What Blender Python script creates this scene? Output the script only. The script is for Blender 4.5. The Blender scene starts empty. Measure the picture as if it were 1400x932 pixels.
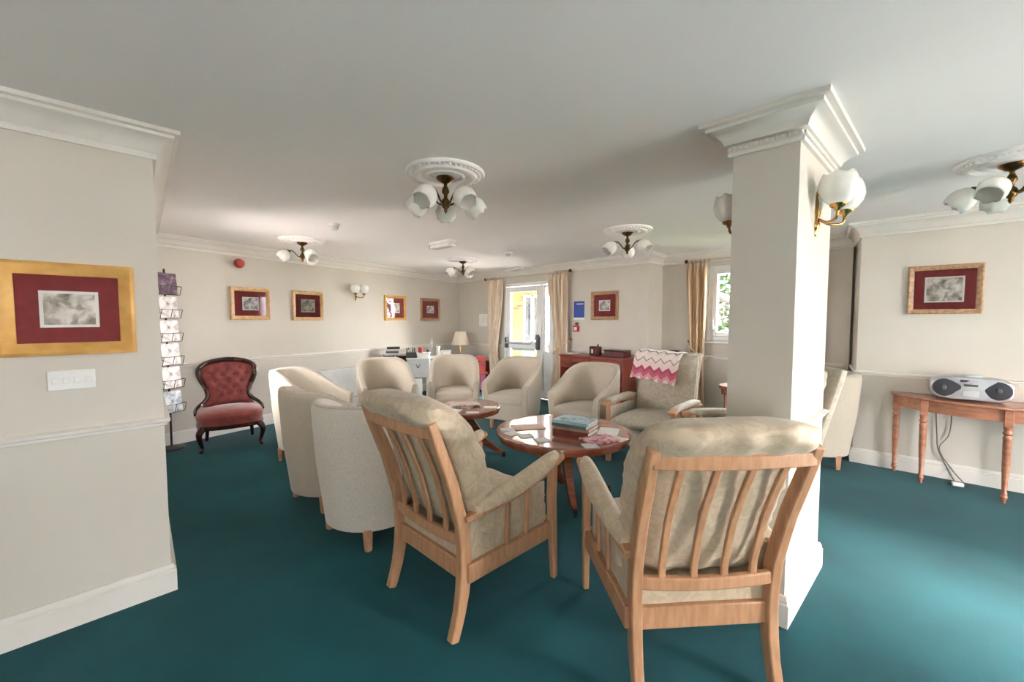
import bpy, math, random
from mathutils import Vector, Matrix, noise as mnoise
random.seed(7)
S = bpy.context.scene
COL = S.collection
PI = math.pi

# ------------------------------------------------------------------ camera
FPX, CAMH, PITCH = 560.0, 1.40, math.radians(3.05)
cd = bpy.data.cameras.new('camera'); cd.sensor_width = 36; cd.lens = 36*FPX/1400; cd.clip_start = .05
cam = bpy.data.objects.new('camera', cd); COL.objects.link(cam)
cam.location = (0, 0, CAMH); cam.rotation_euler = (PI/2-PITCH, 0, 0)
S.camera = cam

# ------------------------------------------------------------------ world, exposure
w = bpy.data.worlds.new('world'); S.world = w; w.use_nodes = True
bg = w.node_tree.nodes['Background']
bg.inputs[0].default_value = (1.0, .972, .995, 1); bg.inputs[1].default_value = 20.0
S.view_settings.view_transform = 'Standard'; S.view_settings.look = 'None'
S.view_settings.exposure = 1.6; S.view_settings.gamma = 1; S.view_settings.use_curve_mapping = False
S.cycles.max_bounces = 10; S.cycles.diffuse_bounces = 8; S.cycles.transparent_max_bounces = 12
S.cycles.use_denoising = True
S.cycles.sample_clamp_indirect = 8

sd = bpy.data.lights.new('hazy_sun', 'SUN'); sd.energy = 12.0; sd.angle = math.radians(12); sd.color = (1, .95, .88)
sun = bpy.data.objects.new('hazy_sun', sd); COL.objects.link(sun)
sun.rotation_euler = Vector((-.67, .74, -.52)).to_track_quat('-Z', 'Y').to_euler()

# ------------------------------------------------------------------ pixel -> place helpers
def ray(px, py):
    x = (px-700)/FPX; y = (466-py)/FPX; c, s = math.cos(PITCH), math.sin(PITCH)
    return Vector((x, c+s*y, -s+c*y))
def G(px, py, z=0.0):
    d = ray(px, py); t = (z-CAMH)/d.z
    return Vector((d.x*t, d.y*t, z))

# ------------------------------------------------------------------ room outline (interior on the right of each segment)
A0 = (-4.97, -1.23); A1 = (-1.765, 2.055)
B0 = (-3.87, 4.37); B1 = (-1.16, 8.90)
C1 = (1.90, 5.74); E0 = (2.21, 6.05); E1 = (3.74, 4.50)
D0 = (3.36, 3.98); D1 = (6.46, 1.01); F1 = (.50, -5.06)
SEG = dict(left_near=(A0, A1), left_return=(A1, B0), left=(B0, B1), back=(B1, C1), back_return=(C1, E0),
           bay=(E0, E1), right_return=(E1, D0), right=(D0, D1), window_side=(D1, F1), rear=(F1, A0))
ORDER = list(SEG)
CEIL = 2.315
class Seg:
    def __init__(s, a, b):
        s.a, s.b = Vector(a), Vector(b); s.d = (s.b-s.a).normalized(); s.L = (s.b-s.a).length
        s.n = Vector((s.d.y, -s.d.x)); s.rz = math.atan2(s.d.y, s.d.x)
    def hit(s, px, py, off=0.0):
        r = ray(px, py); p0 = s.a+s.n*off
        t = p0.dot(s.n)/Vector((r.x, r.y)).dot(s.n)
        q = r*t
        return (Vector((q.x, q.y))-s.a).dot(s.d), q.z+CAMH
    def at(s, u, off=0.0, z=0.0):
        p = s.a+s.d*u+s.n*off
        return Vector((p.x, p.y, z))
W = {k: Seg(*v) for k, v in SEG.items()}

# ------------------------------------------------------------------ materials
def lin(c):
    return tuple(((x/255)/12.92 if x/255 <= .04045 else ((x/255+.055)/1.055)**2.4) for x in c)+(1,)
MATS = {}
def mat(name, c1, c2=None, rough=.6, metal=0, scale=12, stretch=(1, 1, 1), detail=4, bump=0, bscale=150, spec=.5,
        ramp=(.35, .65), sheen=0, coat=0, trans=0, kind='noise', bdist=.002):
    m = bpy.data.materials.new(name); m.use_nodes = True; nt = m.node_tree; N = nt.nodes; L = nt.links
    p = N['Principled BSDF']
    tc = N.new('ShaderNodeTexCoord'); mp = N.new('ShaderNodeMapping'); mp.inputs['Scale'].default_value = stretch
    L.new(tc.outputs['Object'], mp.inputs[0])
    if c2 is None: c2 = tuple(x*.95 for x in c1)
    if kind == 'noise':
        t = N.new('ShaderNodeTexNoise'); t.inputs['Scale'].default_value = scale; t.inputs['Detail'].default_value = detail; fac = t.outputs['Fac']
    elif kind == 'damask':
        t = N.new('ShaderNodeTexNoise'); t.inputs['Scale'].default_value = scale; t.inputs['Detail'].default_value = 1.2
        t.inputs['Distortion'].default_value = 1.6; fac = t.outputs['Fac']
    elif kind == 'voronoi':
        t = N.new('ShaderNodeTexVoronoi'); t.inputs['Scale'].default_value = scale; fac = t.outputs['Distance']
    L.new(mp.outputs[0], t.inputs['Vector'])
    r = N.new('ShaderNodeValToRGB'); r.color_ramp.elements[0].position = ramp[0]; r.color_ramp.elements[1].position = ramp[1]
    r.color_ramp.elements[0].color = lin(c2); r.color_ramp.elements[1].color = lin(c1)
    L.new(fac, r.inputs[0]); L.new(r.outputs[0], p.inputs['Base Color'])
    p.inputs['Roughness'].default_value = rough; p.inputs['Metallic'].default_value = metal
    p.inputs['Specular IOR Level'].default_value = spec
    p.inputs['Sheen Weight'].default_value = sheen; p.inputs['Coat Weight'].default_value = coat
    p.inputs['Coat Roughness'].default_value = .08
    if trans: p.inputs['Transmission Weight'].default_value = trans
    if bump:
        b = N.new('ShaderNodeBump'); b.inputs['Strength'].default_value = bump; b.inputs['Distance'].default_value = bdist
        n2 = N.new('ShaderNodeTexNoise'); n2.inputs['Scale'].default_value = bscale; n2.inputs['Detail'].default_value = 2
        L.new(tc.outputs['Object'], n2.inputs['Vector']); L.new(n2.outputs['Fac'], b.inputs['Height']); L.new(b.outputs[0], p.inputs['Normal'])
    MATS[name] = m
    return m
def glassmat(name, tint=(1, 1, 1, 1), ior=1.35):
    m = bpy.data.materials.new(name); m.use_nodes = True; nt = m.node_tree; N = nt.nodes; L = nt.links
    N.remove(N['Principled BSDF'])
    tr = N.new('ShaderNodeBsdfTransparent'); tr.inputs[0].default_value = tint
    gl = N.new('ShaderNodeBsdfGlossy'); gl.inputs['Roughness'].default_value = .03
    fr = N.new('ShaderNodeFresnel'); fr.inputs[0].default_value = ior
    n = N.new('ShaderNodeTexNoise'); n.inputs['Scale'].default_value = 3
    b = N.new('ShaderNodeBump'); b.inputs['Strength'].default_value = .02; L.new(n.outputs['Fac'], b.inputs['Height']); L.new(b.outputs[0], gl.inputs['Normal'])
    mx = N.new('ShaderNodeMixShader'); L.new(fr.outputs[0], mx.inputs[0]); L.new(tr.outputs[0], mx.inputs[1]); L.new(gl.outputs[0], mx.inputs[2])
    L.new(mx.outputs[0], N['Material Output'].inputs[0]); MATS[name] = m
    return m

mat('wall_paint', (208, 203, 192), (205, 199, 188), rough=.85, scale=2, bump=.05, bscale=300, spec=.2)
mat('ceiling_paint', (250, 246, 244), (248, 244, 242), rough=.9, scale=2, bump=.05, bscale=250, spec=.2)
mat('trim_paint', (230, 226, 219), (226, 222, 214), rough=.45, scale=4, spec=.4)
mat('carpet', (13, 88, 96), (9, 74, 82), rough=.95, scale=1.6, detail=6, bump=.6, bscale=420, spec=.08, sheen=.12, bdist=.004)
mat('oak', (190, 147, 110), (173, 128, 94), rough=.42, scale=9, stretch=(6, 6, 1), spec=.4)
mat('oak_light', (196, 152, 116), (176, 130, 96), rough=.45, scale=14, spec=.4)
mat('red_wood', (150, 84, 58), (124, 62, 42), rough=.22, scale=5, stretch=(1, 7, 7), spec=.5, coat=.35)
mat('yew', (158, 88, 60), (136, 68, 46), rough=.12, scale=5, stretch=(1, 8, 1), spec=.6, coat=.9)
mat('pale_wood', (186, 128, 100), (165, 106, 80), rough=.25, scale=6, stretch=(1, 6, 6), spec=.5, coat=.4)
mat('dark_wood', (70, 32, 26), (50, 22, 18), rough=.25, scale=8, coat=.4)
mat('damask', (190, 174, 148), (179, 162, 136), rough=.65, scale=17, kind='damask', ramp=(.46, .54), bump=.15, bscale=60, sheen=.2)
mat('damask_grey', (194, 185, 166), (182, 172, 153), rough=.65, scale=16, kind='damask', ramp=(.46, .54), bump=.15, bscale=60, sheen=.2)
mat('boucle', (198, 188, 171), (183, 172, 154), rough=.95, scale=160, bump=.5, bscale=260, spec=.1, sheen=.3)
mat('boucle_pale', (224, 216, 203), (208, 199, 185), rough=.95, scale=120, bump=.7, bscale=220, spec=.1, sheen=.3)
mat('piping', (214, 206, 190), (200, 190, 174), rough=.8, scale=60)
mat('rose_velvet', (150, 68, 62), (122, 46, 44), rough=.75, scale=14, sheen=.6, bump=.1, bscale=200)
mat('mahogany', (74, 30, 22), (50, 18, 14), rough=.2, scale=8, coat=.6)
mat('brass', (190, 152, 92), (160, 122, 68), rough=.25, metal=1, scale=20)
mat('antique_brass', (120, 92, 56), (84, 62, 36), rough=.3, metal=1, scale=30)
mat('opal_glass', (244, 242, 236), (226, 224, 216), rough=.25, scale=9, ramp=(.3, .7), spec=.5)
mat('gilt', (206, 160, 86), (190, 142, 70), rough=.45, metal=.2, scale=14)
mat('frame_pale', (214, 180, 132), (190, 150, 100), rough=.4, scale=25)
mat('frame_brown', (184, 150, 114), (150, 112, 78), rough=.45, scale=40)
mat('mount_red', (132, 44, 44), (118, 36, 37), rough=.85, scale=40)
mat('white_plastic', (236, 236, 232), (230, 230, 226), rough=.35, scale=10)
mat('upvc', (240, 241, 240), (234, 235, 234), rough=.3, scale=6)
mat('grey_plastic', (96, 96, 96), (80, 80, 80), rough=.4, scale=20)
mat('black', (22, 22, 24), (14, 14, 15), rough=.4, scale=20)
mat('black_fabric', (38, 36, 38), (28, 26, 28), rough=.9, scale=80)
mat('red_plastic', (176, 42, 36), (158, 32, 28), rough=.35, scale=10)
mat('coral', (226, 116, 110), (214, 98, 96), rough=.5, scale=8)
mat('pink', (226, 140, 170), (216, 122, 156), rough=.5, scale=8)
mat('curtain', (228, 214, 194), (200, 178, 150), rough=.9, scale=4, stretch=(9, 9, .3), sheen=.3)  # beige stripes; their extra contrast in the colour stands in for fold shading
mat('curtain_backlit', (222, 200, 170), (206, 176, 138), rough=.9, scale=4, stretch=(8, 8, .5), sheen=.3)  # golden glow of light from behind put into the cloth colour
mat('silver', (196, 198, 200), (180, 182, 184), rough=.3, metal=.6, scale=10)
mat('speaker_mesh', (58, 58, 66), (40, 40, 46), rough=.6, scale=300, bump=.4, bscale=600)
mat('blue_print', (46, 84, 168), (40, 72, 150), rough=.5, scale=4)
mat('paper', (238, 236, 230), (226, 224, 218), rough=.7, scale=10)
mat('lamp_shade', (236, 224, 206), (228, 214, 194), rough=.85, scale=40)
mat('cable_grey', (110, 106, 98), (96, 92, 86), rough=.5)
mat('light_grey', (206, 208, 210), (196, 198, 200), rough=.4, scale=10)
mat('red_brown', (146, 66, 46), (116, 48, 34), rough=.35, scale=6, stretch=(1, 6, 6), coat=.2)
mat('maroon', (92, 36, 34), (70, 26, 26), rough=.5, scale=10)
mat('leaf', (30, 56, 12), (10, 27, 7), rough=.5, scale=3)
mat('leaf_lime', (58, 80, 14), (34, 56, 10), rough=.5, scale=3)
mat('bark', (120, 104, 84), (84, 72, 58), rough=.9, scale=20)
mat('branch_grey', (32, 33, 29), (25, 26, 22), rough=.8, scale=20)
mat('paving', (216, 210, 204), (204, 198, 192), rough=.9, scale=5)
mat('grass', (70, 96, 36), (50, 76, 28), rough=.95, scale=20, bump=.5)
mat('dark_glass', (22, 26, 28), (16, 20, 22), rough=.05, scale=3)
mat('green_plastic', (30, 130, 60), (24, 110, 50), rough=.4)
mat('wire', (70, 64, 66), (56, 52, 54), rough=.4, metal=.7)
mat('book_blue', (150, 188, 200), (176, 206, 212), rough=.35, scale=12)
mat('book_teal', (88, 120, 124), (70, 98, 104), rough=.4, scale=12)
mat('book_red', (120, 66, 58), (96, 50, 46), rough=.4, scale=12)
mat('book_tan', (190, 150, 120), (170, 130, 104), rough=.4, scale=12)
def multi(name, cols, scale=30, rough=.35, kind='noise', distort=.6):
    m = mat(name, cols[0], cols[1], rough=rough, scale=scale, spec=.5)
    nt = m.node_tree
    r = [n for n in nt.nodes if n.type == 'VALTORGB'][0]; cr = r.color_ramp
    t = [n for n in nt.nodes if n.type == 'TEX_NOISE'][0]; t.inputs['Distortion'].default_value = distort
    cr.elements[0].position = .32; cr.elements[1].position = .7
    cr.elements[0].color = lin(cols[0]); cr.elements[1].color = lin(cols[-1])
    for i, c in enumerate(cols[1:-1]):
        e = cr.elements.new(.32+.38*(i+1)/(len(cols)-1)); e.color = lin(c)
    return m
multi('print_sepia', [(110, 100, 90), (176, 168, 154), (222, 216, 206), (236, 232, 224)], scale=18)
multi('print_grey', [(90, 92, 94), (160, 162, 164), (218, 218, 216), (238, 236, 232)], scale=22)
multi('magazine_pink', [(120, 50, 60), (196, 120, 130), (230, 190, 190), (240, 226, 220)], scale=22)
multi('magazine_multi', [(110, 84, 80), (196, 160, 140), (214, 210, 206), (120, 140, 150)], scale=26)
multi('cover_blue', [(70, 110, 120), (150, 190, 196), (206, 222, 224), (150, 186, 196)], scale=16)
multi('card_art', [(120, 108, 108), (214, 206, 200), (240, 238, 234), (248, 247, 244)], scale=11)
multi('card_purple', [(40, 24, 36), (86, 60, 76), (120, 96, 110), (160, 146, 150)], scale=16)
multi('card_blue', [(90, 100, 112), (160, 170, 180), (206, 212, 216), (230, 234, 236)], scale=14)
glassmat('glass'); glassmat('picture_glass', ior=1.25); glassmat('coaster_glass', (.92, .95, .95, 1), 1.5)
# yellow stock brick
mb_ = mat('brick', (190, 160, 60), (150, 112, 50), rough=.9, scale=6)
nt = mb_.node_tree; bt = nt.nodes.new('ShaderNodeTexBrick'); tcn = [n for n in nt.nodes if n.type == 'TEX_COORD'][0]
mpb = nt.nodes.new('ShaderNodeMapping'); mpb.inputs['Rotation'].default_value = (PI/2, 0, 0)
nt.links.new(tcn.outputs['Object'], mpb.inputs[0]); nt.links.new(mpb.outputs[0], bt.inputs['Vector'])
bt.inputs['Scale'].default_value = 1; bt.inputs['Brick Width'].default_value = .22; bt.inputs['Row Height'].default_value = .075; bt.inputs['Mortar Size'].default_value = .008
bt.inputs['Color1'].default_value = lin((92, 78, 20)); bt.inputs['Color2'].default_value = lin((38, 24, 12)); bt.inputs['Mortar'].default_value = lin((74, 68, 36))
nt.links.new(bt.outputs['Color'], nt.nodes['Principled BSDF'].inputs['Base Color'])
# crochet chevron (uses the blanket's own UV)
def chevron():
    m = mat('crochet', (236, 220, 214), rough=.95, bump=.8, bscale=240); nt = m.node_tree; N = nt.nodes; L = nt.links
    uv = N.new('ShaderNodeUVMap'); sp = N.new('ShaderNodeSeparateXYZ'); L.new(uv.outputs[0], sp.inputs[0])
    def math_(op, a, b=None):
        n = N.new('ShaderNodeMath'); n.operation = op
        for i, q in enumerate((a, b)):
            if q is None: continue
            if isinstance(q, (int, float)): n.inputs[i].default_value = q
            else: L.new(q, n.inputs[i])
        return n.outputs[0]
    tri = math_('PINGPONG', math_('MULTIPLY', sp.outputs[0], 10.0), 1.0)
    v = math_('ADD', sp.outputs[1], math_('MULTIPLY', tri, .075))
    r = N.new('ShaderNodeValToRGB'); cr = r.color_ramp; cr.interpolation = 'CONSTANT'
    stops = [(0, (240, 228, 222)), (.05, (224, 160, 168)), (.10, (198, 100, 122)), (.16, (186, 78, 104)), (.20, (236, 214, 208)), (.30, (150, 120, 128)), (.315, (238, 224, 216)),
             (.40, (232, 212, 206)), (.44, (96, 78, 94)), (.46, (240, 230, 224)), (.56, (84, 66, 86)), (.59, (240, 230, 224)), (.70, (206, 160, 168)), (.76, (240, 228, 222))]
    cr.elements[0].position = 0; cr.elements[0].color = lin(stops[0][1])
    cr.elements.remove(cr.elements[1])
    for po, c in stops[1:]:
        e = cr.elements.new(po); e.color = lin(c)
    L.new(v, r.inputs[0]); L.new(r.outputs[0], N['Principled BSDF'].inputs['Base Color'])
chevron()

# ------------------------------------------------------------------ mesh building
class MB:
    def __init__(s): s.v = []; s.f = []
    def add(s, vs, fs):
        o = len(s.v); s.v += [tuple(q) for q in vs]; s.f += [tuple(i+o for i in q) for q in fs]; return s
    def bx(s, x0, x1, y0, y1, z0, z1, M=None):
        vs = [Vector(q) for q in ((x0, y0, z0), (x1, y0, z0), (x1, y1, z0), (x0, y1, z0), (x0, y0, z1), (x1, y0, z1), (x1, y1, z1), (x0, y1, z1))]
        if M: vs = [M @ q for q in vs]
        return s.add(vs, [(0, 3, 2, 1), (4, 5, 6, 7), (0, 1, 5, 4), (1, 2, 6, 5), (2, 3, 7, 6), (3, 0, 4, 7)])
    def loft(s, rings, closed=True, cap=True, loop=False):
        n = len(rings[0]); vs = [q for r in rings for q in r]; fs = []
        R = len(rings)
        for i in range(R if loop else R-1):
            a, b = i*n, ((i+1) % R)*n
            for j in range(n if closed else n-1):
                k = (j+1) % n
                fs.append((a+j, a+k, b+k, b+j))
        if cap and not loop:
            fs.append(tuple(reversed(range(n)))); fs.append(tuple((R-1)*n+j for j in range(n)))
        return s.add(vs, fs)
    def tube(s, pts, r, n=8, cap=True, loop=False):
        pts = [Vector(p) for p in pts]; rs = r if isinstance(r, (list, tuple)) else [r]*len(pts); rings = []
        up = None
        for i, p in enumerate(pts):
            a = pts[i-1] if (i or loop) else p; b = pts[(i+1) % len(pts)] if (i < len(pts)-1 or loop) else p
            t = (b-a).normalized()
            if up is None:
                up = Vector((0, 0, 1)) if abs(t.z) < .9 else Vector((1, 0, 0))
            x = t.cross(up)
            if x.length < 1e-4: x = t.cross(Vector((0, 1, 0)))
            x.normalize(); y = x.cross(t).normalized(); up = y
            rings.append([p+(x*math.cos(2*PI*k/n)+y*math.sin(2*PI*k/n))*rs[i] for k in range(n)])
        return s.loft(rings, True, cap, loop)
    def bar(s, pts, w, h, up=(0, 0, 1), sizes=None):
        """rectangular section swept along pts: w across, h along the up side"""
        pts = [Vector(p) for p in pts]; up = Vector(up); rings = []
        for i, p in enumerate(pts):
            a = pts[max(i-1, 0)]; b = pts[min(i+1, len(pts)-1)]; t = (b-a).normalized()
            x = t.cross(up).normalized(); y = x.cross(t).normalized()
            ww, hh = (w, h) if not sizes else sizes[i]
            rings.append([p+x*(sx*ww/2)+y*(sy*hh/2) for sx, sy in ((-1, -1), (1, -1), (1, 1), (-1, 1))])
        return s.loft(rings)
    def lathe(s, prof, n=24, M=None, cap=True):
        rings = [[Vector((r*math.cos(2*PI*k/n), r*math.sin(2*PI*k/n), z)) for k in range(n)] for r, z in prof]
        if M: rings = [[M @ q for q in r] for r in rings]
        return s.loft(rings, True, cap)
    def prism(s, poly, z0, z1):
        n = len(poly)
        return s.loft([[Vector((x, y, z0)) for x, y in poly], [Vector((x, y, z1)) for x, y in poly]])
    def grid(s, P, nu, nv):
        """P[i][j] grid of points"""
        vs = [P[i][j] for i in range(nu) for j in range(nv)]
        return s.add(vs, [(i*nv+j, (i+1)*nv+j, (i+1)*nv+j+1, i*nv+j+1) for i in range(nu-1) for j in range(nv-1)])
    def ball(s, c, r, n=8, sz=(1, 1, 1)):
        c = Vector(c); rings = []
        for i in range(n//2+1):
            a = PI*i/(n//2)
            rr = max(math.sin(a), .02)
            rings.append([c+Vector((rr*math.cos(2*PI*k/n)*sz[0], rr*math.sin(2*PI*k/n)*sz[1], -math.cos(a)*sz[2]))*r for k in range(n)])
        return s.loft(rings)
    def mesh(s, name, m, smooth=None):
        me = bpy.data.meshes.new(name); me.from_pydata(s.v, [], s.f); me.materials.append(MATS[m]); me.update()
        import bmesh
        b = bmesh.new(); b.from_mesh(me); bmesh.ops.recalc_face_normals(b, faces=b.faces); b.to_mesh(me); b.free()
        if smooth:
            me.polygons.foreach_set('use_smooth', [True]*len(me.polygons)); me.set_sharp_from_angle(angle=math.radians(smooth))
        return me
    def build(s, name, m, parent=None, smooth=None, bevel=0, seg=2, subs=0, solid=0, loc=None, rz=0):
        o = bpy.data.objects.new(name, s.mesh(name, m, smooth)); COL.objects.link(o)
        if parent is not None: o.parent = parent
        if loc is not None: o.location = loc
        if rz: o.rotation_euler.z = rz
        if solid:
            q = o.modifiers.new('solid', 'SOLIDIFY'); q.thickness = solid; q.offset = 0
        if bevel:
            q = o.modifiers.new('bevel', 'BEVEL'); q.width = bevel; q.segments = seg; q.limit_method = 'ANGLE'; q.angle_limit = math.radians(40)
            if not smooth:
                o.data.polygons.foreach_set('use_smooth', [True]*len(o.data.polygons)); o.data.set_sharp_from_angle(angle=math.radians(50))
        if subs:
            q = o.modifiers.new('subs', 'SUBSURF'); q.levels = subs; q.render_levels = subs
            o.data.polygons.foreach_set('use_smooth', [True]*len(o.data.polygons))
        return o
def tag(o, label=None, cat=None, group=None, kind=None):
    if label: o['label'] = label
    if cat: o['category'] = cat
    if group: o['group'] = group
    if kind: o['kind'] = kind
    return o
def thing(name, label, cat, loc=(0, 0, 0), rz=0, group=None, kind=None):
    o = bpy.data.objects.new(name, None); COL.objects.link(o); o.empty_display_size = .1
    o.location = loc; o.rotation_euler = (0, 0, rz)
    return tag(o, label, cat, group, kind)
def copy_tree(o, parent=None):
    c = o.copy(); COL.objects.link(c)
    if parent is not None: c.parent = parent
    for ch in list(o.children): copy_tree(ch, c)
    return c
def face(fx, fy): return math.atan2(fx, -fy)          # things face their local -y
def lerp(a, b, t): return a+(b-a)*t
def sstep(t): t = min(1, max(0, t)); return t*t*(3-2*t)
def interp(tab, z):
    for (a, x), (b, y) in zip(tab, tab[1:]):
        if z <= b: return lerp(x, y, (z-a)/(b-a) if b > a else 0) if z >= a else x
    return tab[-1][1]
def crom(pts, k=6):
    out = []; P = [Vector(p) for p in pts]
    for i in range(len(P)-1):
        a, b, c, d = P[max(i-1, 0)], P[i], P[i+1], P[min(i+2, len(P)-1)]
        for j in range(k):
            t = j/k; out.append(.5*((2*b)+(c-a)*t+(2*a-5*b+4*c-d)*t*t+(3*b-a-3*c+d)*t**3))
    return out+[P[-1]]

# ------------------------------------------------------------------ the shell of the room
def struct(o): o['kind'] = 'structure'; return o
outline = [SEG[k][0] for k in ORDER]
def inflate(poly, k):
    cx = sum(p[0] for p in poly)/len(poly); cy = sum(p[1] for p in poly)/len(poly)
    return [(cx+(x-cx)*k, cy+(y-cy)*k) for x, y in poly]
struct(MB().prism(outline, -.05, 0).build('floor', 'carpet'))
struct(MB().prism(outline, CEIL, CEIL+.1).build('ceiling', 'ceiling_paint'))
def wall(key, openings=(), th=.14):
    g = W[key]; b = MB(); ops = sorted(openings); xs = [0]
    for o in ops: xs += [o[0], o[1]]
    xs.append(g.L)
    for i in range(0, len(xs), 2): b.bx(xs[i], xs[i+1], 0, th, 0, CEIL)
    for o in ops:
        if o[2] > 0: b.bx(o[0], o[1], 0, th, 0, o[2])
        if o[3] < CEIL: b.bx(o[0], o[1], 0, th, o[3], CEIL)
    return struct(b.build('wall_'+key, 'wall_paint', loc=(g.a.x, g.a.y, 0), rz=g.rz))
gC, gE, gB, gD, gA = W['back'], W['bay'], W['left'], W['right'], W['left_near']
door_s0 = gC.hit(689, 430)[0]; door_s1 = gC.hit(756, 430)[0]; door_z = gC.hit(720, 386)[1]
win_s0 = gE.hit(967, 420)[0]; win_s1 = 1.72; win_z0 = gE.hit(985, 466)[1]; win_z1 = gE.hit(985, 362)[1]
ADDED_WINDOWS = [('right', 2.6, 4.1, .16, 2.10), ('rear', 1.3, 2.1, .9, 2.08), ('left_return', 1.5, 2.25, .95, 1.9), ('window_side', 2.0, 3.0, .14, 2.10)]  # unseen windows, added to let daylight into the room
for k in ORDER:
    ops = {'back': [(door_s0, door_s1, 0, door_z)], 'bay': [(win_s0, win_s1, win_z0, win_z1)], }.get(k, [])+[q[1:] for q in ADDED_WINDOWS if q[0] == k]
    wall(k, ops)
def offset_pts(path, off, closed):
    """mitred offset of a polyline to its right-hand side"""
    n = len(path); out = []
    for i in range(n):
        p = Vector(path[i])
        dirs = []
        if i > 0 or closed: dirs.append((p-Vector(path[i-1])).normalized())
        if i < n-1 or closed: dirs.append((Vector(path[(i+1) % n])-p).normalized())
        ns = [Vector((d.y, -d.x)) for d in dirs]
        if len(ns) == 1: out.append(p+ns[0]*off); continue
        m = ns[0]+ns[1]; m = m/m.length_squared*2
        out.append(p+m*off)
    return out
CORN = [(0, -.135), (.014, -.135), (.018, -.118), (.012, -.108), (.022, -.100), (.034, -.072), (.058, -.046), (.082, -.036), (.084, -.022), (.104, -.018), (.106, 0), (0, 0)]
DADO = [(0, .862), (.010, .866), (.012, .878), (.022, .884), (.024, .896), (.014, .900), (0, .904)]
SKIRT = [(0, 0), (.022, 0), (.022, .105), (.014, .112), (.018, .120), (.010, .140), (0, .142)]
def run(path, prof, zoff, closed=False):
    """profile swept along the polyline with mitred corners: one list of rings"""
    cols = [offset_pts(path, o, closed) for o, z in prof]
    return [[Vector((cols[j][i].x, cols[j][i].y, prof[j][1]+zoff)) for j in range(len(prof))] for i in range(len(path))]
ring_c = run(outline, CORN, CEIL, True); ring_s = run(outline, SKIRT, 0, True); ring_d = run(outline, DADO, 0, True)
nseg = len(ORDER); tno = 0
for i, k in enumerate(ORDER):
    tno += 1
    struct(MB().loft([ring_c[i], ring_c[(i+1) % nseg]]).build('trim_%d' % tno, 'trim_paint', smooth=35))
def strip(seg, s0, s1, prof, name, ring=None, i=None):
    """plain strip of a profile along a wall between s0 and s1; mitred where it reaches the wall's end"""
    g = W[seg]; rr = []
    for s, e in ((s0, 0), (s1, 1)):
        if ring is not None and ((e == 0 and s <= 0) or (e == 1 and s >= g.L)):
            rr.append(ring[(ORDER.index(seg)+e) % nseg])
        else:
            rr.append([g.at(s, o, z) for o, z in prof])
    return struct(MB().loft(rr).build(name, 'trim_paint', smooth=35))
cut = {'back': [(door_s0-.04, door_s1+.04)], 'window_side': []}
for k in ORDER:
    g = W[k]; spans = [(0, g.L)]
    if k == 'back': spans = [(0, door_s0-.03), (door_s1+.03, g.L)]
    for a, b in spans:
        strip(k, a, b, SKIRT, 'baseboard_'+k, ring_s)
    for a, b in (spans if k not in ('right', 'window_side') else [(0, 2.55)] if k == 'right' else []):
        tno += 1; strip(k, a, b, DADO, 'trim_%d' % tno, ring_d)
# boxed pipe pier beside the right-hand wall
s_a = gE.hit(1154, 430)[0]
struct(MB().bx(s_a, gE.L-.01, -.10, 0, 0, CEIL-.137).build('wall_pipe_boxing', 'wall_paint', loc=(gE.a.x, gE.a.y, 0), rz=gE.rz))
bxp = [gE.at(s_a, .10), gE.at(gE.L-.05, .10)]
tno += 1
struct(MB().loft([[gE.at(s, .10+o, z) for o, z in DADO] for s in (s_a-.01, gE.L-.05)]).build('trim_%d' % tno, 'trim_paint'))

# ------------------------------------------------------------------ pillar
PC = Vector((1.243, 1.806)); ux = Vector((-.722, .692)); uy = Vector((.735, .678))
pw, pl = .265, .66
pp = [PC, PC+ux*pw, PC+ux*pw+uy*pl, PC+uy*pl]              # clockwise seen from above: outside on the left
pil = thing('pillar', None, None, kind='structure'); pil.name = 'wall_pillar'
MB().prism([tuple(q) for q in pp], 0, CEIL).build('shaft', 'wall_paint', pil)
ring = list(reversed([tuple(q) for q in pp]))
def outward(prof, zoff):
    path = ring if True else None
    return run(path, prof, zoff, True)
# choose the side that goes outwards
def ringpath(prof, zoff):
    r = run(ring, prof, zoff, True); c = (pp[0]+pp[2])/2
    if (Vector(r[0][3][:2])-c).length < (Vector(ring[0])-c).length:
        r = run(list(reversed(ring)), prof, zoff, True)
    return r
PCORN = [(0, -.150), (.016, -.150), (.020, -.136), (.012, -.128), (.014, -.104), (.030, -.098), (.040, -.074), (.066, -.048), (.092, -.038), (.094, -.024), (.116, -.020), (.118, 0), (0, 0)]
MB().loft(ringpath(PCORN, CEIL), loop=True).build('cornice', 'trim_paint', pil, smooth=35)
MB().loft(ringpath(DADO, 0), loop=True).build('dado_rail', 'trim_paint', pil, smooth=35)
MB().loft(ringpath(SKIRT, 0), loop=True).build('skirting', 'trim_paint', pil, smooth=35)
orn = MB()
rp = ringpath([(.016, -.116), (.016, -.116), (.016, -.116), (.016, -.116)], CEIL)
for i in range(4):
    a = Vector(rp[i][0]); b = Vector(rp[(i+1) % 4][0]); L = (b-a).length; n = int(L/.021)
    for k in range(n):
        orn.ball(a.lerp(b, (k+.5)/n), .0105, 6, (1, 1, 1.15))
tag(orn.build('egg_and_dart_ornament', 'trim_paint', pil, smooth=60), kind='stuff')

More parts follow.
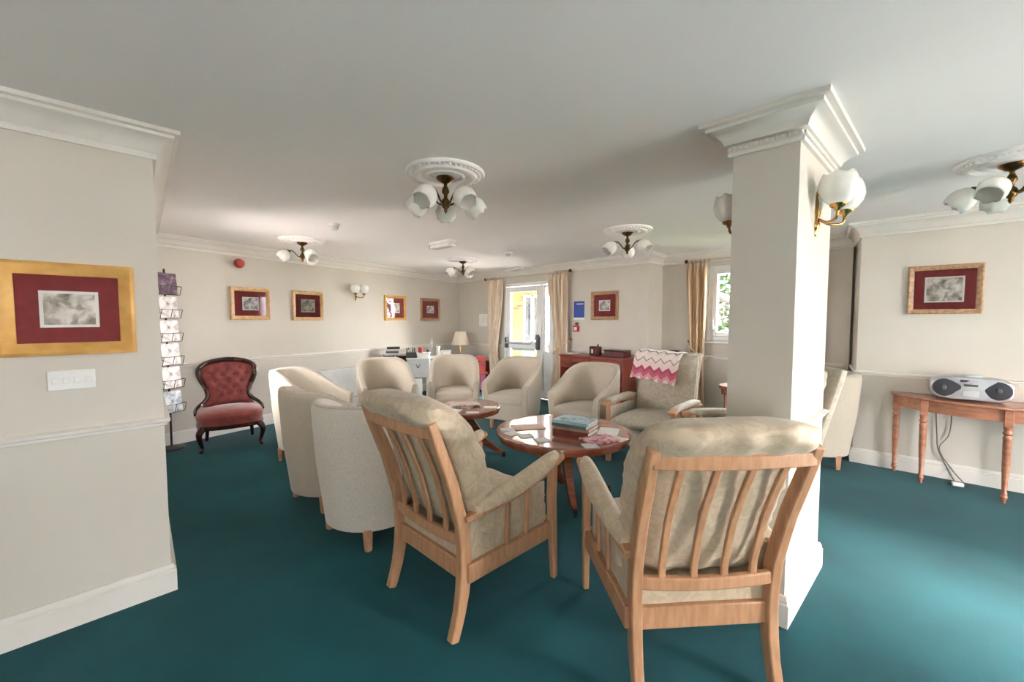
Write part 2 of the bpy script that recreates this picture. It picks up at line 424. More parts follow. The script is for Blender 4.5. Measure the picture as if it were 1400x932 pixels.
# ------------------------------------------------------------------ windows added out of view to brighten the room, with portals
for i, (key, s0, s1, z0, z1) in enumerate(ADDED_WINDOWS):
    g = W[key]; o = thing('window_%d' % (i+2), None, None, (g.a.x, g.a.y, 0), g.rz, kind='structure')
    b = MB(); e = .06
    for q in ((s0, s0+e, z0, z1), (s1-e, s1, z0, z1), (s0, s1, z0, z0+e), (s0, s1, z1-e, z1), ((s0+s1)/2-.035, (s0+s1)/2+.035, z0, z1)):
        b.bx(q[0], q[1], .04, .10, q[2], q[3])
    b.build('frame', 'upvc', o, bevel=.006)
    for a_, b_ in ((s0+e, (s0+s1)/2-.035), ((s0+s1)/2+.035, s1-e)):
        MB().bx(a_, b_, .066, .072, z0+e, z1-e).build('pane', 'glass', o)
    MB().bx(s0-.04, s1+.04, -.09 if key != 'left_return' else -.01, .05, z0-.03, z0).build('sill', 'trim_paint', o, bevel=.006)
def portal(g, s0, s1, z0, z1):
    ld = bpy.data.lights.new('sky_portal', 'AREA'); ld.shape = 'RECTANGLE'; ld.size = s1-s0; ld.size_y = z1-z0; ld.cycles.is_portal = True
    o = bpy.data.objects.new('sky_portal', ld); COL.objects.link(o)
    p = g.at((s0+s1)/2, -.13, (z0+z1)/2); o.location = p
    o.rotation_euler = Vector((g.n.x, g.n.y, 0)).to_track_quat('-Z', 'Z').to_euler()
for q in ADDED_WINDOWS: portal(W[q[0]], *q[1:])
portal(gC, door_s0, door_s1, 0, door_z); portal(gE, win_s0, win_s1, win_z0, win_z1)

# ------------------------------------------------------------------ glazed door, window, outside
def frame_rect(b, s0, s1, z0, z1, e, y0, y1):
    b.bx(s0, s0+e, y0, y1, z0, z1); b.bx(s1-e, s1, y0, y1, z0, z1); b.bx(s0+e, s1-e, y0, y1, z0, z0+e); b.bx(s0+e, s1-e, y0, y1, z1-e, z1)
    return b
dr = thing('door_1', None, None, (gC.a.x, gC.a.y, 0), gC.rz, kind='structure')
ds = gC.hit(739, 430)[0]                      # where the leaf ends and the side light begins
frame_rect(MB(), door_s0, door_s1, 0, door_z, .055, .0, .09).bx(ds-.005, ds+.05, 0, .09, .05, door_z-.05).build('frame', 'upvc', dr, bevel=.006)
lf0, lf1 = door_s0+.06, ds-.01
lb = frame_rect(MB(), lf0, lf1, .06, door_z-.065, .095, .012, .075)
lb.bx(lf0+.09, lf1-.09, .012, .075, .86, .99)
lb.build('leaf', 'upvc', dr, bevel=.006)
MB().bx(lf0+.09, lf1-.09, .04, .046, .99, door_z-.155).build('pane', 'glass', dr)
MB().bx(lf0+.09, lf1-.09, .04, .046, .15, .86).build('pane', 'glass', dr)
sb = frame_rect(MB(), ds+.055, door_s1-.06, .80, door_z-.065, .04, .015, .07)
sb.build('side_light_frame', 'upvc', dr, bevel=.005)
MB().bx(ds+.095, door_s1-.10, .04, .046, .84, door_z-.105).build('pane', 'glass', dr)
MB().bx(ds+.05, door_s1-.055, .03, .06, .05, .80).build('side_panel', 'upvc', dr)
pbz = gC.hit(712, 469)[1]
pb = MB().tube([(lf0+.04, -.085, pbz), (lf1-.16, -.085, pbz), (lf1-.05, -.075, pbz+.10), (lf1-.03, -.01, pbz+.12)], .013).build('push_bar', 'silver', dr, smooth=60)
for x, zz in ((lf0+.035, .10), (lf1-.035, .17)):
    MB().bx(x-.03, x+.03, -.055, .012, pbz-.10, pbz+zz).build('bar_bracket', 'grey_plastic', dr, bevel=.012)
MB().bx(lf0+.14, lf1-.14, .005, .012, pbz-.13, pbz-.085).build('notice_strip', 'light_grey', dr)
for k in range(7): pass
MB().bx(ds+.012, ds+.04, -.03, 0, 1.10, 1.16).bx(ds+.015, ds+.037, -.05, -.028, 1.10, 1.27).build('window_handle', 'upvc', dr, bevel=.004)
MB().bx(lf0+.1, lf1-.05, -.012, 0, door_z-.045, door_z-.02).build('trickle_vent', 'upvc', dr, bevel=.003)

wn = thing('window_1', None, None, (gE.a.x, gE.a.y, 0), gE.rz, kind='structure')
frame_rect(MB(), win_s0, win_s1, win_z0, win_z1, .06, .03, .10).bx((win_s0+win_s1)/2-.03, (win_s0+win_s1)/2+.03, .03, .10, win_z0, win_z1).build('frame', 'upvc', wn, bevel=.006)
ws = (win_s0+win_s1)/2
frame_rect(MB(), win_s0+.06, ws-.03, win_z0+.06, win_z1-.06, .055, .015, .085).build('casement', 'upvc', wn, bevel=.006)
frame_rect(MB(), ws+.03, win_s1-.06, win_z0+.06, win_z1-.06, .055, .015, .085).build('casement', 'upvc', wn, bevel=.006)
for a_, b_ in ((win_s0+.11, ws-.08), (ws+.08, win_s1-.11)):
    MB().bx(a_, b_, .045, .051, win_z0+.11, win_z1-.11).build('pane', 'glass', wn)
MB().bx(win_s0-.05, win_s1+.05, -.07, .04, win_z0-.035, win_z0).build('sill', 'trim_paint', wn, bevel=.008)
MB().bx(win_s0+.07, win_s0+.10, -.02, .015, win_z0+.16, win_z0+.20).bx(win_s0+.075, win_s0+.095, -.035, -.018, win_z0+.16, win_z0+.28).build('window_handle', 'upvc', wn, bevel=.004)

# outside: paving, lawn, neighbouring brick wing with white windows, green bin, shrubs
struct(MB().prism([(40*math.cos(PI*k/16), 40*math.sin(PI*k/16)) for k in range(32)], -.25, -.12).build('ground_paving', 'paving'))
struct(MB().prism([(3.4, 7.3), (5.6, 5.0), (16, 9), (9, 15)], -.12, -.09).build('ground_lawn', 'grass'))
br = thing('brick_building', 'yellow stock brick wing with white framed window seen through the glazed door', 'building', (0, 11.2, 0))
px = lambda q, Y: (q-700)/FPX*Y
wx0, wx1 = px(715.5, 11.2), px(739, 11.2); wz1 = 1.40+(436-403)/FPX*11.2; wz0 = 1.40-(468-436)/FPX*11.2
bw = MB()
bw.bx(-.9, wx0, 0, .2, -.1, 4.2); bw.bx(wx0, wx1+.5, 0, .2, wz1, 4.2); bw.bx(wx0, wx1+.5, 0, .2, -.1, wz0); bw.bx(wx1+.5, 4, 0, .2, -.1, 4.2)
bw.build('brick_wall', 'brick', br)
wf = frame_rect(MB(), wx0, wx1+.5, wz0, wz1, .06, .03, .1).bx((wx0+wx1)/2-.03, (wx0+wx1)/2+.05, .03, .1, wz0, wz1).bx(wx1+.0, wx1+.06, .03, .1, wz0, wz1).build('window_frame', 'upvc', br, bevel=.005)
MB().bx(wx0+.06, (wx0+wx1)/2-.03, .07, .08, wz0+.06, wz1-.06).build('window_pane', 'dark_glass', wf)
MB().bx((wx0+wx1)/2+.05, wx1, .07, .08, wz0+.06, wz1-.06).build('window_pane', 'dark_glass', wf)
MB().bx(wx0-.08, wx1+.55, -.10, .05, wz0-.07, wz0).build('sill', 'red_brown', br)
MB().bx(wx0-.1, wx1+.6, -.03, .0, wz1, wz1+.16).build('lintel', 'brick', br)
pch = thing('shade_porch', 'added flat roofed porch shading the brick outside the glazed door', 'porch', (0, 0, 0))  # porch added to keep sky light off the brick wing
MB().prism([tuple(gC.at(door_s0-.3, -.16)[:2]), tuple(gC.at(door_s1+.4, -.16)[:2]), (1.9, 11.15), (-.85, 11.15)], 2.35, 2.5).build('roof', 'upvc', pch)
for q in ((-.7, 11.0), (1.8, 11.0)): MB().bx(q[0]-.05, q[0]+.05, q[1]-.05, q[1]+.05, -.1, 2.35).build('post', 'upvc', pch)
gb = thing('garden_bin', 'small bright green garden bin below the outside window', 'bin', (px(722, 10.6), 10.6, -.10))
MB().lathe([(.15, 0), (.19, .78), (.20, .80)], 16).build('body', 'green_plastic', gb, smooth=40)
MB().lathe([(.20, .80), (.21, .84), (.10, .90), (.02, .91)], 16).build('lid', 'green_plastic', gb, smooth=40)

def shrub(name, label, x, y, h, r, n, lm, seed):
    R = random.Random(seed); o = thing(name, label, 'shrub', (x, y, -.1), group='garden shrubs outside the window')
    f = MB()
    for k in range(n):
        a = R.uniform(0, 2*PI); zz = h*(.12+.88*R.random()); rr = r*math.sqrt(R.random())*math.sin(PI*min(1, .25+.75*zz/h)*.92+.1)**.6
        c = Vector((rr*math.cos(a), rr*math.sin(a), zz)); s = R.uniform(.05, .11)
        d = Vector((R.gauss(0, 1), R.gauss(0, 1), R.gauss(0, .6))).normalized(); e = d.cross(Vector((R.random(), R.random(), 1))).normalized()
        f.add([c-d*s, c+e*s*.45, c+d*s, c-e*s*.45], [(0, 1, 2, 3)])
    tag(f.build('foliage', lm, o), kind='stuff')
    st = MB()
    for k in range(6):
        a = R.uniform(0, 2*PI); st.tube([(0, 0, 0), (.3*r*math.cos(a), .3*r*math.sin(a), h*.5), (.6*r*math.cos(a+.3), .6*r*math.sin(a+.3), h*.85)], [.025, .016, .006], 5)
    st.build('stem', 'bark', o)
    return o
def out(pxx, Y): return px(pxx, Y), Y
shrub('garden_shrub', 'leafy mid green shrub right outside the bay window', *out(1004, 7.4), 2.3, .75, 1500, 'leaf', 1)
shrub('garden_shrub', 'low lime green shrub below the leafy one outside the window', *out(992, 6.8), .95, .5, 700, 'leaf_lime', 2)
shrub('garden_shrub', 'tall dark green shrub hidden mostly by the pillar outside the window', *out(1060, 8.2), 2.5, .9, 1200, 'leaf', 3)
bc = tag(MB().tube([Vector((px(973, 6.6), 6.6, 1.40+(436-397)/FPX*6.6)), Vector((px(986, 6.6), 6.62, 1.40+(436-406)/FPX*6.6)), Vector((px(1004, 6.6), 6.65, 1.40+(436-412)/FPX*6.6)), Vector((px(1050, 6.8), 6.8, 1.2)), Vector((px(1090, 7), 7, -.1))],
    [.02, .07, .075, .06, .06], 8).build('tree_branch', 'branch_grey', smooth=60), 'pale grey pointed branch leaning across the bay window pane', 'branch')

# ------------------------------------------------------------------ curtains
def curtain(name, label, g, top, tie, foot, ztop, ztie, zfoot, m, off=.10, hook=None, waves=5, seed=1):
    """top/tie/foot are (s0, s1) along the wall g"""
    o = thing(name, label, 'curtain', (g.a.x, g.a.y, 0), g.rz, group='curtains')
    nu, nv = waves*8+1, 40; P = []; R = random.Random(seed); ph = [R.uniform(-.5, .5) for _ in range(waves+2)]
    for i in range(nu):
        u = i/(nu-1); row = []
        for j in range(nv):
            z = lerp(ztop, zfoot, j/(nv-1))
            if z > ztie:
                t = (ztop-z)/(ztop-ztie); k = sstep(t)**1.3
                s0, s1 = lerp(top[0], tie[0], k), lerp(top[1], tie[1], k)
            else:
                k = sstep((ztie-z)/(ztie-zfoot)*1.6); s0, s1 = lerp(tie[0], foot[0], k), lerp(tie[1], foot[1], k)
            width = s1-s0; amp = .058*(.6+.4*math.cos(j*.05))*(1 if z < ztop-.08 else .55)
            uu = u+.012*math.sin(9*u+z*2.2+ph[0]*4)
            th_ = 2*PI*waves*uu+.5*math.sin(z*2+ph[1])
            y = -off-.01+amp*(.75*math.sin(th_)+.35*math.sin(.5*th_+ph[2]*6+.6*z))+.008*math.sin(5*z+14*u)
            row.append(Vector((s0+width*uu, y, z)))
        P.append(row)
    MB().grid(P, nu, nv).build('drape', m, o, smooth=80, solid=.005)
    c = (tie[0]+tie[1])/2; hw = (tie[1]-tie[0])/2+.02
    zt = hook[1] if hook else ztie
    hs = hook[0] if hook else c
    pts = []
    for k in range(17):
        a = 2*PI*k/16; s = c+hw*math.cos(a); t = (s-(c-hw))/(2*hw); t = t if hs > c else 1-t
        pts.append((s, -off-.075*math.sin(a) if math.sin(a) > 0 else -off-.055*math.sin(a), ztie+(zt-ztie)*t*.9))
    MB().tube(pts[:-1], .011, 6, loop=True).build('tieback', 'curtain_backlit', o, smooth=60)
    if hook:
        MB().tube([(hs, 0, zt), (hs, -.05, zt), (hs, -.06, zt+.03)], .008, 6).build('tieback_hook', 'brass', o, smooth=60)
    return o
def along(px_, py_=430, g=None, off=.10): return g.hit(px_, py_, off)[0]
polez = gC.hit(665, 382, .10)[1]
cl0 = curtain('curtain', 'left cream tied back curtain beside the glazed door, nearest the lamp', gC, (along(667, g=gC), along(689, g=gC)), (along(670, g=gC), along(680, g=gC)), (along(670, g=gC), along(686, g=gC)),
        polez-.02, gC.hit(676, 483, .1)[1], .02, 'curtain', hook=(along(669, g=gC), gC.hit(669, 478, .1)[1]), waves=4)
curtain('curtain', 'cream tied back curtain between the glazed door and the blue notice', gC, (along(750, g=gC), along(777, g=gC)), (along(758, g=gC), along(777, g=gC)), (along(754, g=gC), along(778, g=gC)),
        polez-.02, gC.hit(764, 484, .1)[1], .02, 'curtain', hook=(along(778.5, g=gC), gC.hit(778, 464, .1)[1]), waves=5, seed=3)
polezE = gE.hit(938, 358, .10)[1]
curtain('curtain', 'cream curtain with golden backlight in its colour, tied at the left of the bay window', gE, (along(939, g=gE), along(966, g=gE)), (along(944, g=gE), along(965, g=gE)), (along(942, g=gE), along(966, g=gE)),
        polezE-.02, gE.hit(962, 491, .1)[1], .02, 'curtain_backlit', hook=(along(940, g=gE), gE.hit(940, 468, .1)[1]), waves=5, seed=5)
curtain('curtain', 'cream curtain right of the bay window, hidden behind the pillar', gE, (win_s1-.06, win_s1+.18), (win_s1+.0, win_s1+.18), (win_s1-.02, win_s1+.2), polezE-.02, .95, .02, 'curtain_backlit', waves=5, seed=6)
def pole(label, g, s0, s1, z):
    o = thing('curtain_pole', label, 'curtain pole', (g.a.x, g.a.y, 0), g.rz, group='curtain poles')
    MB().tube([(s0, -.10, z), (s1, -.10, z)], .013, 10).build('rod', 'piping', o, smooth=60)
    for s in (s0, s1): MB().ball((s, -.10, z), .028, 10).build('finial', 'antique_brass', o, smooth=80)
    for s in (s0+.06, s1-.06): MB().tube([(s, 0, z), (s, -.10, z)], .009, 6).build('bracket', 'brass', o, smooth=60)
    for a, b in ((s0+.02, s0+.30), (s1-.30, s1-.02)):
        for k in range(6):
            c = lerp(a, b, k/5); pts = [(c, -.10+.02*math.cos(t*PI/4), z-.004+.02*math.sin(t*PI/4)) for t in range(8)]
            MB().tube(pts, .0035, 5, loop=True).build('ring', 'brass', o, smooth=60)
pole('brass ended curtain pole over the glazed door', gC, along(664, g=gC), along(779, g=gC), polez)
pole('brass ended curtain pole over the bay window', gE, along(937, g=gE), win_s1+.2, polezE)

# ------------------------------------------------------------------ things on the walls
def picture(label, g, x0, y0, x1, y1, fm, pm, fw=.05, mw=None, group='framed prints', tilt=0):
    """x0..y1: outer frame in photo pixels"""
    xm, ym = (x0+x1)/2, (y0+y1)/2
    s0, s1 = g.hit(x0, ym)[0], g.hit(x1, ym)[0]; z1, z0 = g.hit(xm, y0)[1], g.hit(xm, y1)[1]
    w, h = s1-s0, z1-z0
    o = thing('framed_picture', label, 'picture', g.at((s0+s1)/2, 0, (z0+z1)/2), g.rz, group)
    o.rotation_euler = (0, tilt, g.rz)
    b = MB(); prof = [(0, 0), (0, -.026), (.25, -.032), (.8, -.018), (1, -.012), (1, 0)]
    rings = []
    for sx, sz in ((-1, -1), (1, -1), (1, 1), (-1, 1)):
        rings.append([Vector((sx*(w/2-a*fw), y, sz*(h/2-a*fw))) for a, y in prof])
    b.loft(rings, True, False, True); b.build('frame', fm, o, bevel=.002)
    iw, ih = w/2-fw, h/2-fw
    MB().bx(-iw-.004, iw+.004, -.010, -.002, -ih-.004, ih+.004).build('mount', 'mount_red', o)
    mx, mz = mw or (.42, .42)
    MB().bx(-iw*mx-.012, iw*mx+.012, -.0112, -.0095, -ih*mz-.012, ih*mz+.012).build('print_border', 'paper', o)
    MB().bx(-iw*mx, iw*mx, -.0122, -.0105, -ih*mz, ih*mz).build('print', pm, o)
    MB().bx(-iw, iw, -.0145, -.0135, -ih, ih).build('glazing', 'picture_glass', o)
    return o
picture('large gilt framed sepia print in a red mount above the white switch plate', gA, -8, 360, 184, 485, 'gilt', 'print_sepia', .055, (.50, .46))
picture('pale framed small landscape print on the left wall above the red button back chair', gB, 314, 393, 368, 437, 'frame_pale', 'print_grey', .05, (.46, .46))
picture('pale framed print between the red chair and the double wall light', gB, 399, 398, 441, 438, 'frame_pale', 'print_sepia', .05, (.5, .5))
picture('gilt framed print on the left wall over the stacked dark books', gB, 525, 404, 554, 438, 'gilt', 'print_sepia', .05, (.45, .45))
picture('brown framed square print nearest the room corner above the mug tree', gB, 574.5, 408, 600.5, 438, 'frame_brown', 'print_grey', .05, (.40, .36))
picture('wood framed print in red mount right of the blue notice', gC, 809, 398, 846, 437, 'frame_brown', 'print_grey', .05, (.46, .42))
picture('wood framed hillside print on the right wall above the portable stereo', gD, 1241, 362, 1345, 429, 'frame_brown', 'print_sepia', .042, (.58, .58))

# switch plate on the near wall
sz = gA.hit(97, 519)[1]; s0 = gA.hit(64, 519)[0]; s1 = gA.hit(131, 519)[0]
o = thing('light_switch', 'wide white four gang switch plate below the gilt picture', 'switch', gA.at((s0+s1)/2, 0, sz), gA.rz)
MB().bx(-(s1-s0)/2, (s1-s0)/2, -.010, 0, -.044, .044).build('plate', 'white_plastic', o, bevel=.004)
for k in range(4):
    c = lerp(-(s1-s0)/2, (s1-s0)/2, (k+.7)/4.4); MB().bx(c-.011, c+.011, -.015, -.009, -.012, .012).build('rocker', 'white_plastic', o, bevel=.002)
# red fire alarm beacon
s, z = gB.hit(326, 360)
o = thing('fire_alarm', 'round red fire alarm sounder high on the left wall', 'alarm', gB.at(s, 0, z), gB.rz)
Mx = Matrix.Rotation(PI/2, 4, 'X')
MB().lathe([(.056, 0), (.058, .03), (.05, .045)], 20, Mx).build('base', 'red_plastic', o, smooth=40)
MB().lathe([(.05, .045), (.044, .065), (.02, .075), (.002, .076)], 20, Mx).build('sounder', 'red_plastic', o, smooth=40)
# blue notice, call point and pale notice on the door wall
s0, z1 = gC.hit(785, 412); s1, z0 = gC.hit(799, 434)
o = thing('blue_notice', 'blue printed notice beside the curtain on the back wall', 'notice', gC.at((s0+s1)/2, 0, (z0+z1)/2), gC.rz)
hw, hh = (s1-s0)/2, (z1-z0)/2
MB().bx(-hw, hw, -.004, 0, -hh, hh).build('sheet', 'blue_print', o)
MB().bx(-hw, hw, -.006, -.003, -hh-.03, -hh+.0).build('footer', 'paper', o)
MB().bx(-hw*.5, hw*.8, -.0055, -.0035, hh*.62, hh*.72).build('heading', 'paper', o)
s, z = gC.hit(789, 449)
o = thing('call_point', 'small red fire call point under the blue notice', 'alarm', gC.at(s, 0, z), gC.rz)
MB().bx(-.05, .05, -.045, 0, -.05, .05).build('housing', 'red_plastic', o, bevel=.006)
MB().bx(-.028, .028, -.048, -.043, -.03, .025).build('glass_panel', 'paper', o)
MB().bx(-.018, .03, -.03, 0, .055, .10).build('cover', 'grey_plastic', o, bevel=.004)
s0, z1 = gC.hit(655, 429); s1, z0 = gC.hit(666.5, 446)
tag(MB().bx(0, s1-s0, -.003, 0, 0, z1-z0).build('paper_notice', 'paper', loc=gC.at(s0, 0, z0), rz=gC.rz), 'pale paper notice on the back wall left of the curtain', 'notice')
# panel heater on the left wall
s0, z1 = gB.hit(434, 507); s1, _ = gB.hit(500, 507)
o = thing('panel_heater', 'white panel heater low on the left wall behind the tub chairs', 'heater', gB.at(s0, 0, 0), gB.rz)
MB().bx(0, s1-s0, -.09, -.02, .18, z1).build('panel', 'white_plastic', o, bevel=.008)
MB().bx(.03, s1-s0-.03, -.08, -.03, z1, z1+.012).build('grille', 'light_grey', o)
MB().bx(-.05, -.004, -.07, -.0, z1-.12, z1-.01).build('control_box', 'grey_plastic', o, bevel=.004)
for q in (.1, s1-s0-.1): MB().bx(q-.02, q+.02, -.022, 0, .3, z1-.1).build('bracket', 'white_plastic', o)

# ------------------------------------------------------------------ lights
def tulip(b_name, parent, M, k=1.0, m='opal_glass'):
    """tulip shade opening along +z of M"""
    pr = [(.022, 0), (.040, .012), (.060, .040), (.068, .070), (.064, .100), (.056, .122), (.053, .122), (.060, .098), (.064, .070), (.056, .042), (.036, .017), (.018, .006)]
    n = 20; rings = []
    for i, (r, z) in enumerate(pr):
        fl = .05 if 3 <= i <= 7 else 0
        rings.append([M @ (Vector((r*(1+fl*math.cos(6*2*PI*q/n))*math.cos(2*PI*q/n), r*(1+fl*math.cos(6*2*PI*q/n))*math.sin(2*PI*q/n), z+.006*(1 if i in (5, 6) else 0)*math.cos(6*2*PI*q/n)))*k) for q in range(n)])
    return MB().loft(rings).build(b_name, m, parent, smooth=70)
def ceiling_rose(label, c, R):
    o = thing('ceiling_rose', label, 'ceiling rose', (c.x, c.y, CEIL), group='plaster ceiling roses')
    MB().lathe([(R*.99, 0), (R, -.010), (R*.97, -.020), (R*.93, -.016), (R*.80, -.020), (R*.77, -.034), (R*.70, -.036), (R*.60, -.022), (R*.50, -.024), (R*.47, -.034), (R*.42, -.034), (R*.38, -.024), (R*.2, -.030), (.01, -.032)], 48).build('disc', 'ceiling_paint', o, smooth=30)
    bd = MB(); n = 44
    for k in range(n):
        a = 2*PI*k/n; bd.ball((R*.865*math.cos(a), R*.865*math.sin(a), -.020), R*.045, 6)
    tag(bd.build('beading', 'ceiling_paint', o, smooth=60), kind='stuff')
def chandelier(label, c, arms, a0, sc=1.0, R=.13):
    o = thing('ceiling_light', label, 'ceiling light', (c.x, c.y, CEIL-.032), group='brass ceiling lights'); o.scale = (sc,)*3
    MB().lathe([(.058, 0), (.056, -.012), (.030, -.030), (.012, -.038), (.010, -.055)], 20).build('canopy', 'antique_brass', o, smooth=50)
    MB().lathe([(.010, -.05), (.022, -.075), (.024, -.09), (.012, -.105), (.011, -.125), (.024, -.14), (.030, -.16), (.022, -.182), (.010, -.195), (.012, -.205), (.002, -.222)], 16).build('stem', 'antique_brass', o, smooth=60)
    for k in range(arms):
        a = a0+2*PI*k/arms; d = Vector((math.cos(a), math.sin(a), 0)); Z = Vector((0, 0, 1))
        pts = crom([d*.022-Z*.165, d*.05-Z*.155, d*.085-Z*.115, d*.115-Z*.098, d*.140-Z*.112], 5)
        arm = MB().tube(pts, .006, 6).build('arm', 'antique_brass', o, smooth=60)
        dirv = (d*.72-Z*.70).normalized()
        M = Matrix.Translation(d*.135-Z*.106) @ dirv.to_track_quat('Z', 'Y').to_matrix().to_4x4()
        MB().lathe([(.010, -.01), (.024, 0), (.026, .016), (.020, .018)], 14, M).build('shade_holder', 'antique_brass', arm, smooth=50)
        tulip('shade', arm, M @ Matrix.Translation((0, 0, .006)), 1.02)
    return o
RS = [((609, 238), .245, 5, math.radians(-46), 1.0, 'five arm brass ceiling light nearest the camera', 'largest looking ceiling rose nearest the camera'),
      ((413, 329), .245, 3, math.radians(84), 1.0, 'three arm ceiling light near the left wall pictures', 'ceiling rose near the left wall pictures'),
      ((633, 355.5), .245, 3, math.radians(70), 1.0, 'farthest ceiling light near the corner with the lamp', 'farthest ceiling rose near the corner with the lamp'),
      ((858, 315), .245, 3, math.radians(72), 1.0, 'ceiling light before the back wall print', 'ceiling rose before the back wall print'),
      ((1385, 219), .245, 5, math.radians(-160), 1.0, 'ceiling light cut by the right picture edge', 'ceiling rose cut by the right picture edge')]
for (p, R, n, a0, sc, l1, l2) in RS:
    c = G(p[0], p[1], CEIL-.01)
    ceiling_rose('white plaster '+l2, c, R); chandelier(l1+' with opal tulip shades', c, n, a0, sc)
def sconce(label, loc, rz, lamps=2):
    """wall light: local -y out of the wall"""
    o = thing('wall_light', label, 'wall light', loc, rz, group='brass wall lights')
    MB().lathe([(.004, -.11), (.010, -.10), (.006, -.09), (.016, -.075), (.020, -.05), (.014, -.03), (.022, 0), (.014, .03), (.016, .05), (.008, .075), (.012, .09), (.003, .105)], 12).build('back_plate', 'brass', o, smooth=60)
    for k in range(lamps):
        sx = (k-(lamps-1)/2)*2 if lamps > 1 else 0
        pts = crom([(0, -.015, -.03), (.03*sx, -.05, -.055), (.075*sx, -.09, -.05), (.085*sx, -.10, -.015), (.085*sx, -.10, 0)], 6)
        arm = MB().tube(pts, .0065, 8).build('arm', 'brass', o, smooth=60)
        M = Matrix.Translation((.085*sx, -.10, .0))
        MB().lathe([(.008, -.02), (.012, -.008), (.030, 0), (.034, .014), (.020, .016)], 16, M).build('shade_holder', 'brass', arm, smooth=50)
        tulip('shade', arm, M @ Matrix.Translation((0, 0, .006)), 1.12)
    return o
def on_pillar(origin, d, px_, py_):
    g = Seg(origin, origin+d); s, z = g.hit(px_, py_); return g, s, z
g = Seg(PC, PC+uy); g_rz = math.atan2(uy.y, uy.x)
s, z = g.hit(1115, 292)
sconce('brass double wall light on the right face of the pillar', (g.a.x+g.d.x*s, g.a.y+g.d.y*s, z), g.rz)
g2 = Seg(pp[2], pp[1])
mid = pp[1]+uy*.33
sconce('brass wall light showing behind the left edge of the pillar', (mid.x, mid.y, z), g2.rz)
s, z = gB.hit(486, 402); sconce('small brass double wall light between prints on the left wall', gB.at(s, 0, z), gB.rz)

def detector(label, p, r=.05):
    c = G(p[0], p[1], CEIL); o = thing('smoke_detector', label, 'detector', (c.x, c.y, CEIL), group='ceiling detectors')
    MB().lathe([(r, 0), (r, -.012), (r*.92, -.022)], 20).build('base', 'white_plastic', o, smooth=40)
    MB().lathe([(r*.7, -.022), (r*.7, -.045), (r*.55, -.055), (.004, -.057)], 20).build('sensor_head', 'light_grey', o, smooth=40)
detector('white smoke detector on the ceiling above the left wall prints', (457, 306))
detector('small smoke detector on the ceiling before the glazed door', (695, 344.5), .055)
c = G(605, 330, CEIL); o = thing('emergency_light', 'long white emergency light on the middle of the ceiling', 'light fitting', (c.x, c.y, CEIL), math.radians(-43))
MB().bx(-.19, .19, -.06, .06, -.03, 0).build('base', 'white_plastic', o, bevel=.004)
MB().bx(-.185, .185, -.055, .055, -.075, -.03).build('diffuser', 'opal_glass', o, bevel=.012)
MB().bx(-.20, -.18, -.05, .05, -.07, -.005).build('end_cap', 'grey_plastic', o, bevel=.004)
c = G(703, 366, CEIL); o = thing('exit_light', 'flat white emergency fitting on the ceiling over the glazed door', 'light fitting', (c.x, c.y, CEIL), gC.rz)
MB().bx(-.22, .22, -.05, .05, -.035, 0).build('base', 'white_plastic', o, bevel=.004)
MB().bx(-.05, .10, -.045, .045, -.055, -.035).build('diffuser', 'opal_glass', o, bevel=.01)

# ------------------------------------------------------------------ cushions
def hsh(x, y, z, sd=0):
    return (math.sin(x*31.7+sd)*math.cos(z*27.1+sd*1.7)+math.sin(y*23.3+z*19.9+sd*.6)*math.cos(x*17.7-sd))*.5
def cushion(w, d, h, nx=18, ny=18, pw=5, crease=.004, dome=.35, sd=0, fn=None, wr=0):
    """puffy rounded cushion centred on the origin, w (x), d (y), h (z); fn maps each point"""
    b = MB(); top = []; bot = []
    def P(i, j, sg):
        a = -1+2*i/nx; c = -1+2*j/ny
        a2 = math.copysign(1-(1-abs(a))**1.6, a); c2 = math.copysign(1-(1-abs(c))**1.6, c)
        e = (1-abs(a2)**pw)*(1-abs(c2)**pw)
        hh = max(e, 0)**.42*(1+dome*(1-a2*a2)*(1-c2*c2))/(1+dome)
        ins = 1-.035*(1-hh)
        x, y, z = a2*w/2*(1 if hh > .001 else 1), c2*d/2, sg*h/2*hh
        x *= ins; y *= ins
        rr = crease*hsh(x*2, y*2, z*2, sd)+crease*.8*math.sin((abs(x)/(w/2))**6*3+y*60+sd)*(max(abs(a2), abs(c2))**8)
        z += sg*rr
        q = Vector((x, y, z))
        if wr:
            e2 = max(abs(a2), abs(c2))**3
            r1 = 1-abs(mnoise.noise(Vector((x*7+sd, y*3.2, sg*2+sd))))*2; r2 = 1-abs(mnoise.noise(Vector((x*5, y*15+sd, sg))))*2
            q.z += sg*wr*(.55*(r1-.5)+.9*e2*(r2-.4)); q.x += wr*.7*e2*mnoise.noise(Vector((x*4, y*20, 3.1+sd)))*(1 if abs(a2) > .5 else 0)
        return fn(q) if fn else q
    T = [[P(i, j, 1) for j in range(ny+1)] for i in range(nx+1)]
    Bm = [[P(i, j, -1) for j in range(ny+1)] for i in range(nx+1)]
    n = ny+1
    vs = [q for r in T for q in r]; fs = [(i*n+j, (i+1)*n+j, (i+1)*n+j+1, i*n+j+1) for i in range(nx) for j in range(ny)]
    off = len(vs); vs += [q for r in Bm for q in r]
    fs += [(off+i*n+j, off+i*n+j+1, off+(i+1)*n+j+1, off+(i+1)*n+j) for i in range(nx) for j in range(ny)]
    per = [(i, 0) for i in range(nx)]+[(nx, j) for j in range(ny)]+[(i, ny) for i in range(nx, 0, -1)]+[(0, j) for j in range(ny, 0, -1)]
    for k in range(len(per)):
        i, j = per[k]; i2, j2 = per[(k+1) % len(per)]
        fs.append((i*n+j, off+i*n+j, off+i2*n+j2, i2*n+j2))
    b.add(vs, fs)
    return b

